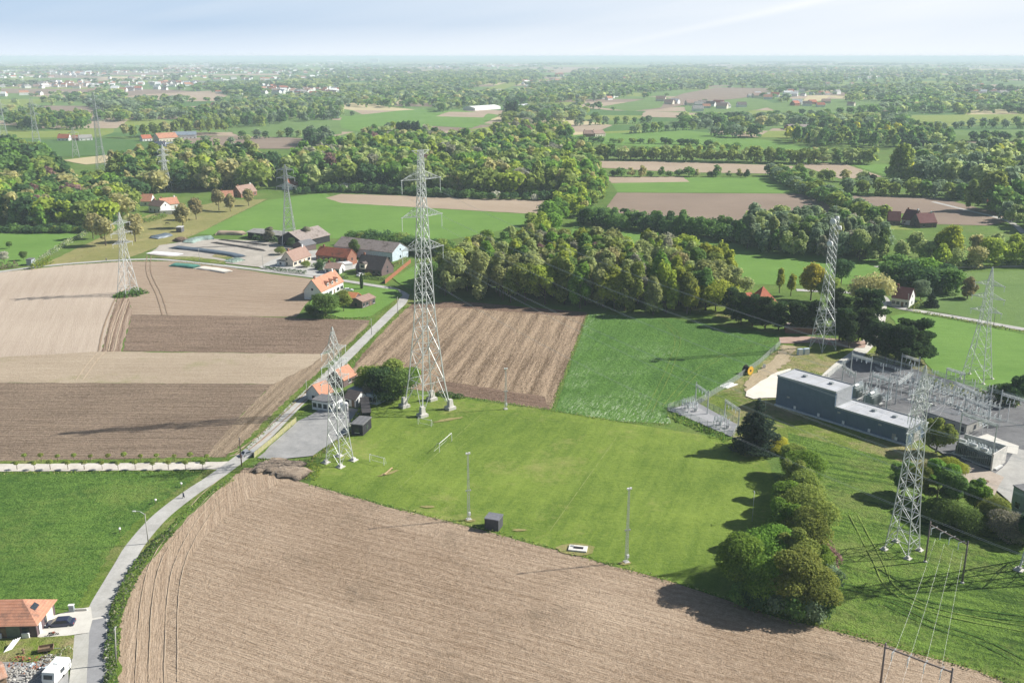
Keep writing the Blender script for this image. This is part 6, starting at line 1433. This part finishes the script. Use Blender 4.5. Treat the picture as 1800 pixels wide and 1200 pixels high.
# motorbike, trailer, scrap
o = empty('motorbike', G(94, 1118), R(15), 'small motorbike parked on the driveway', 'motorbike')
for x in (-.65, .65):
    mb = MB(); 
    for i in range(14): a, b = i * .4488, (i + 1) * .4488; mb.tube((x + .3 * math.cos(a), 0, .32 + .3 * math.sin(a)), (x + .3 * math.cos(b), 0, .32 + .3 * math.sin(b)), .06, None, 5, False)
    mb.tube((x, -.05, .32), (x, .05, .32), .1, None, 8).build('wheel', BLACK, o)
MB().tube((-.65, 0, .32), (-.1, 0, .6), .05).tube((.65, 0, .32), (.4, 0, .95), .05).box((0, 0, .5), (.5, .25, .35)).build('frame', STEELD, o); MB().box((-.35, 0, .8), (.75, .28, .12)).build('seat', BLACK, o); MB().box((.15, 0, .82), (.45, .3, .25)).build('fuel_tank', REDT, o); MB().tube((.4, -.35, 1.0), (.4, .35, 1.0), .03).build('handlebar', STEEL, o)
o = empty('trailer', G(82, 1146), R(18), 'old brown wooden trailer on the lawn', 'trailer')
MB().box((0, 0, .7), (2.4, 1.3, .1)).box((0, -.65, .95), (2.4, .06, .5)).box((0, .65, .95), (2.4, .06, .5)).box((-1.2, 0, .95), (.06, 1.3, .5)).box((1.2, 0, .95), (.06, 1.3, .5)).build('box', WOOD, o); MB().tube((1.2, 0, .6), (2.2, 0, .4), .05).build('tow_bar', STEELD, o)
for s in (-1, 1): MB().tube((0, s * .72, .33), (0, s * .85, .33), .33, None, 14).build('wheel', BLACK, o)
o = empty('sapling_stump', G(42, 1150), 0, 'small brown stump-like garden ornament on the lawn', 'ornament'); MB().lathe((0, 0, 0), [(.35, 0), (.2, .3), (.12, .8), (.3, 1.0), (.1, 1.2)], 10).build('stump', WOOD, o)
for i in range(4):
    b_ = G(4 + i * 4, 1150 - i * 1.5); MB().tube(b_, b_ + Vector((1.0, 2.4, 1.4)), .11, None, 6).build('white_plank', WHITE, label=f"{ORD(i + 1)} white plank from the left leaning on the lawn at the left edge", cat='plank', group='white planks at the left edge')
def heap(name, label, px, n, rad, size, mats, cat):
    mb = MB(); b_ = G(*px); mats = mats if isinstance(mats, list) else [mats]
    for i in range(n):
        mb.cur = random.randrange(len(mats)); a, d = random.uniform(0, 6.28), random.uniform(0, 1) ** .6 * rad
        mb.box((b_.x + math.cos(a) * d * 1.5, b_.y + math.sin(a) * d, random.uniform(.1, .25) + max(0, (1 - d / rad)) * rad * .3), (random.uniform(.3, 1) * size, random.uniform(.2, .6) * size, random.uniform(.1, .4) * size), random.uniform(0, 3), 1, random.uniform(-.5, .5), random.uniform(-.5, .5))
    mb.build(name, mats, label=label, cat=cat, kind='stuff')
heap('rubble_pile', 'grey pile of broken slabs beside the caravan', (86, 1160), 60, 1.5, .6, [POLEW, POLEW, WOOD], 'rubble'); heap('rubble_pile', 'pale pile of broken slabs in the scrap yard', (34, 1190), 150, 3.0, .6, [CONC, POLEW, POLEW], 'rubble')
heap('scrap_pile', 'mixed scrap under a dark sheet between lawn and caravan', (62, 1178), 70, 1.6, .8, [STEEL, BLUEW, BLACK, BRICK], 'scrap'); heap('scrap_pile', 'rusty and wooden odds and ends along the garden fence', (40, 1166), 40, 2.2, .5, [WOOD, REDT, BRICK], 'scrap')
house('scrap_shed', 'low shed with a striped rusty roof cut off by the lower left corner', G(-6, 1215), G(14, 1208), 4.5, 2.2, 3.0, WOOD, roofmat('rusty_sheet', (.4, .18, .1), (.55, .42, .34), corr=6), 'shed', world=True, chimney=0, windows=False)
o = empty('post_box', G(127, 1076), R(5), 'grey gate post with letter box at the driveway entrance', 'post box'); MB().box((0, 0, .8), (.9, .5, 1.6)).build('pillar', plain('grey_pillar', (.3, .34, .36)), o); MB().box((1.6, .1, .35), (2.2, .3, .7)).build('low_wall', CONC, o); MB().box((0, 0, 1.64), (1.05, .65, .1)).build('cap', WHITE, o)
# white wrapped saplings in the green field
for i, (x, y) in enumerate([(319, 856), (274, 885), (211, 936)]):
    o = empty('white_marker', G(x, y), 0, f"{('upper', 'middle', 'lower')[i]} white-topped marker post in the green field beside the road", 'marker', 'white markers in the green field'); MB().tube((0, 0, 0), (0, 0, .9), .08, None, 6).build('post', WOOD, o); MB().blob((0, 0, 1.0), (.3, .3, .3), i, 8, 5).build('cap', WHITE, o)
# walker on the road
def person(label, base, rz, top, legs):
    me = bpy.data.meshes.new('person_body'); V = [(0, 0, .95), (0, .0, 1.15), (0, .02, 1.42), (0, .03, 1.55), (0, .05, 1.68), (.10, 0, .90), (.12, .18, .50), (.12, .12, .09), (.12, .27, .04), (-.10, 0, .90), (-.12, -.08, .50), (-.12, -.30, .13), (-.12, -.17, .04),
         (.20, .02, 1.40), (.26, -.10, 1.13), (.25, -.02, .88), (.25, .02, .80), (-.20, .02, 1.40), (-.26, .10, 1.13), (-.25, .28, .95), (-.25, .34, .90)]
    E = [(0, 1), (1, 2), (2, 3), (3, 4), (0, 5), (5, 6), (6, 7), (7, 8), (0, 9), (9, 10), (10, 11), (11, 12), (2, 13), (13, 14), (14, 15), (15, 16), (2, 17), (17, 18), (18, 19), (19, 20)]
    rad = [.15, .14, .16, .06, .105, .10, .07, .045, .04, .10, .07, .045, .04, .065, .05, .04, .045, .065, .05, .04, .045]
    me.from_pydata(V, E, []); o = bpy.data.objects.new('person', me); C.objects.link(o); o.location = base; o.rotation_euler = (0, 0, rz)
    sk = o.modifiers.new('skin', 'SKIN'); 
    for i, r_ in enumerate(rad): me.skin_vertices[0].data[i].radius = (r_, r_ * .8 if i < 3 else r_)
    me.skin_vertices[0].data[0].use_root = True
    o.modifiers.new('sub', 'SUBSURF').levels = 2; o.modifiers['sub'].render_levels = 2; me.materials.append(top)
    MB().blob((0, .02, 1.75), (.115, .13, .09), 1, 10, 6, .02).build('hair', plain('dark_hair', (.03, .022, .015)), o, True)
    MB().lathe((0, 0, .5), [(.19, .0), (.17, .25), (.18, .45)], 12).build('trousers', legs, o, True)
    return tag(o, label, 'person')
m_cl, t = newmat('clothes'); z_ = t.n('ShaderNodeSeparateXYZ', {0: t.n('ShaderNodeTexCoord').outputs['Object']}).outputs[2]
t.out(princ(t, t.mix(t.ramp(z_, 1.5, 1.52), t.mix(t.ramp(z_, .95, .97), (.03, .035, .05), (.10, .12, .17)), (.45, .28, .2)), .8))
person('walker in dark clothes striding along the road edge by the green field', G(323, 876), R(-20), m_cl, plain('dark_trousers', (.03, .035, .05)))
person('tiny walker on the back road left of the white pylon', G(187, 459), R(70), m_cl, plain('black_trousers', (.02, .02, .025)))
# horses in the pasture
def horse(label, base, rz, mat):
    me = bpy.data.meshes.new('horse_body')
    V = [(-.75, 0, 1.25), (0, 0, 1.2), (.6, 0, 1.25), (.95, 0, 1.2), (1.3, 0, .7), (1.5, 0, .3), (1.75, 0, .1)]
    E = [(i, i + 1) for i in range(6)]; rad = [.3, .33, .3, .2, .14, .13, .07]
    for sy in (-.17, .17):
        for x, kx in ((.6, .04), (-.75, -.14)):
            b = len(V); V += [(x, sy, 1.0), (x + kx, sy, .6), (x, sy, .3), (x + .04, sy, .04)]; E += [(2 if x > 0 else 0, b), (b, b + 1), (b + 1, b + 2), (b + 2, b + 3)]; rad += [.17, .08, .055, .06]
    b = len(V); V += [(-1.1, 0, 1.1), (-1.2, 0, .6)]; E += [(0, b), (b, b + 1)]; rad += [.06, .04]
    me.from_pydata(V, E, []); o = bpy.data.objects.new('horse', me); C.objects.link(o); o.location = base; o.rotation_euler = (0, 0, rz); o.modifiers.new('skin', 'SKIN')
    for i, r_ in enumerate(rad): me.skin_vertices[0].data[i].radius = (r_, r_)
    me.skin_vertices[0].data[1].use_root = True; m_ = o.modifiers.new('sub', 'SUBSURF'); m_.levels = 2; me.materials.append(mat); return tag(o, label, 'horse')
horse('dark horse grazing in the dry pasture', G(294, 395), .4, plain('dark_coat', (.03, .022, .02)))
# ---------------------------------------------------------------- ragged margins and wheel tracks
def margin(px, wd=1.4, h=.35, cols=('mid green', 'fresh green', 'olive', 'tan'), n=9, seed=3, leaf=.22):
    leafstrip('margin_weeds', 'ragged grass and weeds along a field margin', px, wd, h, list(cols), n, leaf, 'weeds', seed, 'stuff', lump=.5)
margin([(545, 851), (700, 894), (830, 926), (960, 961), (1200, 1028), (1290, 1055)], 1.2, .4)
margin([(1290, 1060), (1383, 1092), (1437, 1100), (1558, 1133), (1721, 1180), (1800, 1210)], 1.6, .6, n=14)
margin([(968, 720), (1000, 640), (1033, 551)], 1.2, .4); margin([(800, 697), (968, 721), (1080, 740), (1180, 747)], 1.4, .45, n=12)
margin([(718, 538), (660, 590), (608, 650)], 1.5, .5); margin([(655, 570), (600, 622), (560, 664), (500, 724), (432, 792)], 1.8, .5, n=12)
margin([(540, 548), (600, 560), (650, 560)], 1.6, .6, n=14); margin([(120, 466), (222, 460), (300, 460), (380, 468)], 1.5, .4)
margin([(0, 832), (180, 831), (368, 829)], 1.2, .4, n=12); margin([(545, 812), (590, 780), (618, 760)], 1.6, .5, ('yellow green', 'tan', 'olive'), 16)
margin([(1453, 664), (1400, 640), (1380, 612)], 2, .5, ('tan', 'olive'), 8)
trk_s = soil('wheel_track_soil', (.22, .155, .105), (.36, .27, .19), 0.0, 0, 0, .4, .4, .2, .5)
trk_p = soil('dry_wheel_track', (.38, .29, .20), (.52, .42, .31), 0.0, 0, 0, .4, .4, .2, .5)
trk_g = grass('pressed_grass', (.12, .20, .035), (.24, .30, .07), 0, .3, .8, .3, bump=1)
trk_f = grass('faint_track', (.03, .09, .014), (.07, .15, .022), 0, .3, .8, .3, bump=1)
trk_d = grass('parted_grass', (.03, .075, .01), (.06, .13, .018), 0, .3, .8, .3, bump=1)
def tracks(px, mat, gap=1.9, wd=.35, name='wheel_track'):
    ZL[0] += .004
    for s in (-1, 1): ribbon(name, px, wd, mat, .12 + ZL[0] * .05 + .06, offset=s * gap / 2, jit=.08, k=10)
tracks([(1500, 905), (1540, 980), (1570, 1035), (1650, 1075), (1800, 1105)], trk_g, 1.9, .22); tracks([(1480, 1030), (1600, 1055), (1700, 1075), (1820, 1090)], trk_f, 1.9, .25)
tracks([(1560, 1060), (1640, 1098), (1720, 1125), (1800, 1165)], trk_f, 1.9, .25)
tracks([(1170, 715), (1230, 650), (1300, 615), (1368, 598)], trk_g, 1.9, .2)
tracks([(1140, 725), (1180, 640), (1190, 590), (1160, 562)], trk_g, 1.9, .2)
tracks([(178, 620), (160, 640), (140, 668)], trk_p, 2.2, .4); tracks([(210, 520), (190, 570), (180, 617)], trk_s, 2.4, .6); tracks([(222, 530), (206, 575), (196, 617)], trk_p, 2.0, .4)
tracks([(262, 450), (262, 480), (280, 520), (290, 553)], trk_s, 2.0, .35); tracks([(470, 762), (430, 790), (400, 800)], trk_p, 2.4, .35); tracks([(545, 690), (480, 750), (420, 800)], trk_s, 2.2, .4)
tracks([(440, 846), (392, 872), (352, 920), (318, 985), (304, 1060), (301, 1200)], trk_p, 2.1, .14)
tracks([(400, 838), (360, 872), (312, 930), (276, 985), (258, 1060), (250, 1200)], trk_p, 2.1, .14)

BP = [(1519, 713, 7.5), (1538, 705, 7), (1545, 690, 6), (1612, 672, 5), (1640, 680, 5.5), (1625, 690, 5), (1650, 700, 6), (1566, 692, 6), (1583, 700, 5.5), (1610, 706, 5), (1632, 714, 5), (1658, 722, 6), (1700, 720, 6.5), (1724, 726, 6), (1740, 712, 6.5), (1683, 745, 5.5), (1722, 746, 6), (1550, 668, 5.5), (1575, 676, 5.5), (1600, 664, 5), (1710, 700, 6), (1770, 742, 6.5)]
for i, (x, y, h) in enumerate(sorted(BP)):
    o = empty('bus_post', G(x, y), rzb, f"{ORD(i + 1)} slender white post from the left standing in the substation yard", 'post', 'slender posts of the substation yard')
    MB().tube((0, 0, 0), (0, 0, h), .14, .1, 6).build('post', WHITE, o); a_ = MB().tube((-.9, 0, h * .8), (.9, 0, h * .95), .06).build('cross_arm', STEEL, o)
    for q in (-.9, .9): insul((q, 0, h * .85 + q * .08 * h / 6 + 1.1), 1.1, .12).build('insulator', CERAM, a_)
for i in range(14):
    P, Q = G(1505 + i * 17, 690 + i * 4.4), G(1550 + i * 16, 678 + i * 4.2)
    cable(f"{ORD(i + 1)} short jumper wire from the left between the yard apparatus", Vector((P.x, P.y, 4.2)), Vector((Q.x, Q.y, 5.2)), .5, .035, 6, 'busbar wires over the substation yard', 'jumper_wire')

# weeds and scrub that break up the clean edges round the houses, heaps and car park
margin([(452, 808), (500, 810), (545, 808), (588, 780)], 1.6, .5, ('olive', 'tan', 'fresh green'), 14, 5)
margin([(446, 818), (480, 826), (520, 832), (548, 842)], 3.0, .7, ('tan', 'olive', 'grey green'), 6, 6)
margin([(618, 762), (616, 745)], 1.2, .5, n=16); margin([(640, 712), (660, 706), (700, 700), (735, 696)], 2.5, .8, ('fresh green', 'olive', 'dark green'), 16, 8)
leafstrip('garden_shrubs', 'low shrubs along the lawn edge of the dormer house garden', [(545, 548), (560, 556), (590, 560)], 2.6, 1.6, ['mid green', 'dark green', 'olive'], 30, .3)
leafstrip('garden_shrubs', 'scattered shrubs between villa fence and white barn', [(690, 470), (705, 462), (712, 455)], 3, 1.6, ['mid green', 'olive', 'tan'], 26, .3)
leafstrip('garden_shrubs', 'shrubs beside the drive of the shuttered cottage', [(550, 468), (558, 472), (566, 478)], 2.4, 1.6, ['mid green', 'dark green'], 36, .28)
leafstrip('garden_shrubs', 'shrubs along the wall of the white house at the road bend', [(1600, 546), (1612, 541), (1618, 534)], 2.4, 1.8, ['dark green', 'olive'], 30, .3)
leafstrip('lawn_shrubs', 'low shrubs and flowers between lawn and scrap yard', [(95, 1160), (112, 1150), (124, 1140)], 1.6, .8, ['mid green', 'fresh green', 'white blossom'], 60, .14)
for i, (x, y) in enumerate([(1725, 862), (1732, 851), (1740, 866)]):
    o = empty('cable_reel', G(x, y), i * .8, f"{('left', 'upper', 'right')[i]} small reel lying on the sandy lane beside the transformer bay", 'cable reel', 'small reels on the sandy lane')
    for z in (.1, .9): MB().lathe((0, 0, z - .05), [(.75, 0), (.75, .1)], 16).build('flange', WOOD if i else REDT, o)
    MB().lathe((0, 0, .12), [(.4, 0), (.4, .75)], 12).build('core', BLACK, o)

# the countless houses of the hazy plain
def far_village_mass(n):
    V = []; F = []; MI = []; r = random.Random(77); mats = [WHITEWASH, ORANGE, REDT, BROWNT, FIBRE, WHITE]
    cen = [(r.uniform(-.56, .56), 2600 * (6.2 ** r.random())) for _ in range(70)] + [(r.uniform(-.56, -.15), 2600 * (5.5 ** r.random())) for _ in range(60)]
    for i in range(n):
        cx_, y0 = r.choice(cen); y = y0 + r.gauss(0, y0 * .035); x = cx_ * y0 + r.gauss(0, y0 * .022)
        if infield(x, y): continue
        w_, d_, h_ = r.uniform(10, 22) * (1 + y / 16000), r.uniform(9, 13), r.uniform(4, 7); a = r.uniform(-.8, .8); ca, sa = math.cos(a), math.sin(a); b = len(V)
        P = [(-w_/2, -d_/2, 0), (w_/2, -d_/2, 0), (w_/2, d_/2, 0), (-w_/2, d_/2, 0), (-w_/2, -d_/2, h_), (w_/2, -d_/2, h_), (w_/2, d_/2, h_), (-w_/2, d_/2, h_), (-w_/2, 0, h_ * 1.8), (w_/2, 0, h_ * 1.8)]
        V += [(x + p[0] * ca - p[1] * sa, y + p[0] * sa + p[1] * ca, p[2]) for p in P]
        for f, k in (((0, 1, 5, 4), 0), ((1, 2, 6, 9, 5), 0), ((2, 3, 7, 6), 0), ((3, 0, 4, 8, 7), 0), ((4, 5, 9, 8), 1), ((6, 7, 8, 9), 1)): F.append([b + q for q in f]); MI.append(0 if k == 0 else 1 + (i % 5))
    me = bpy.data.meshes.new('distant_villages'); me.from_pydata(V, [], F)
    for m_ in mats: me.materials.append(m_)
    me.polygons.foreach_set('material_index', MI); o = bpy.data.objects.new('distant_villages', me); C.objects.link(o)
    tag(o, 'countless tiny houses of the villages fading into the haze', 'houses', kind='stuff')
far_village_mass(1500)
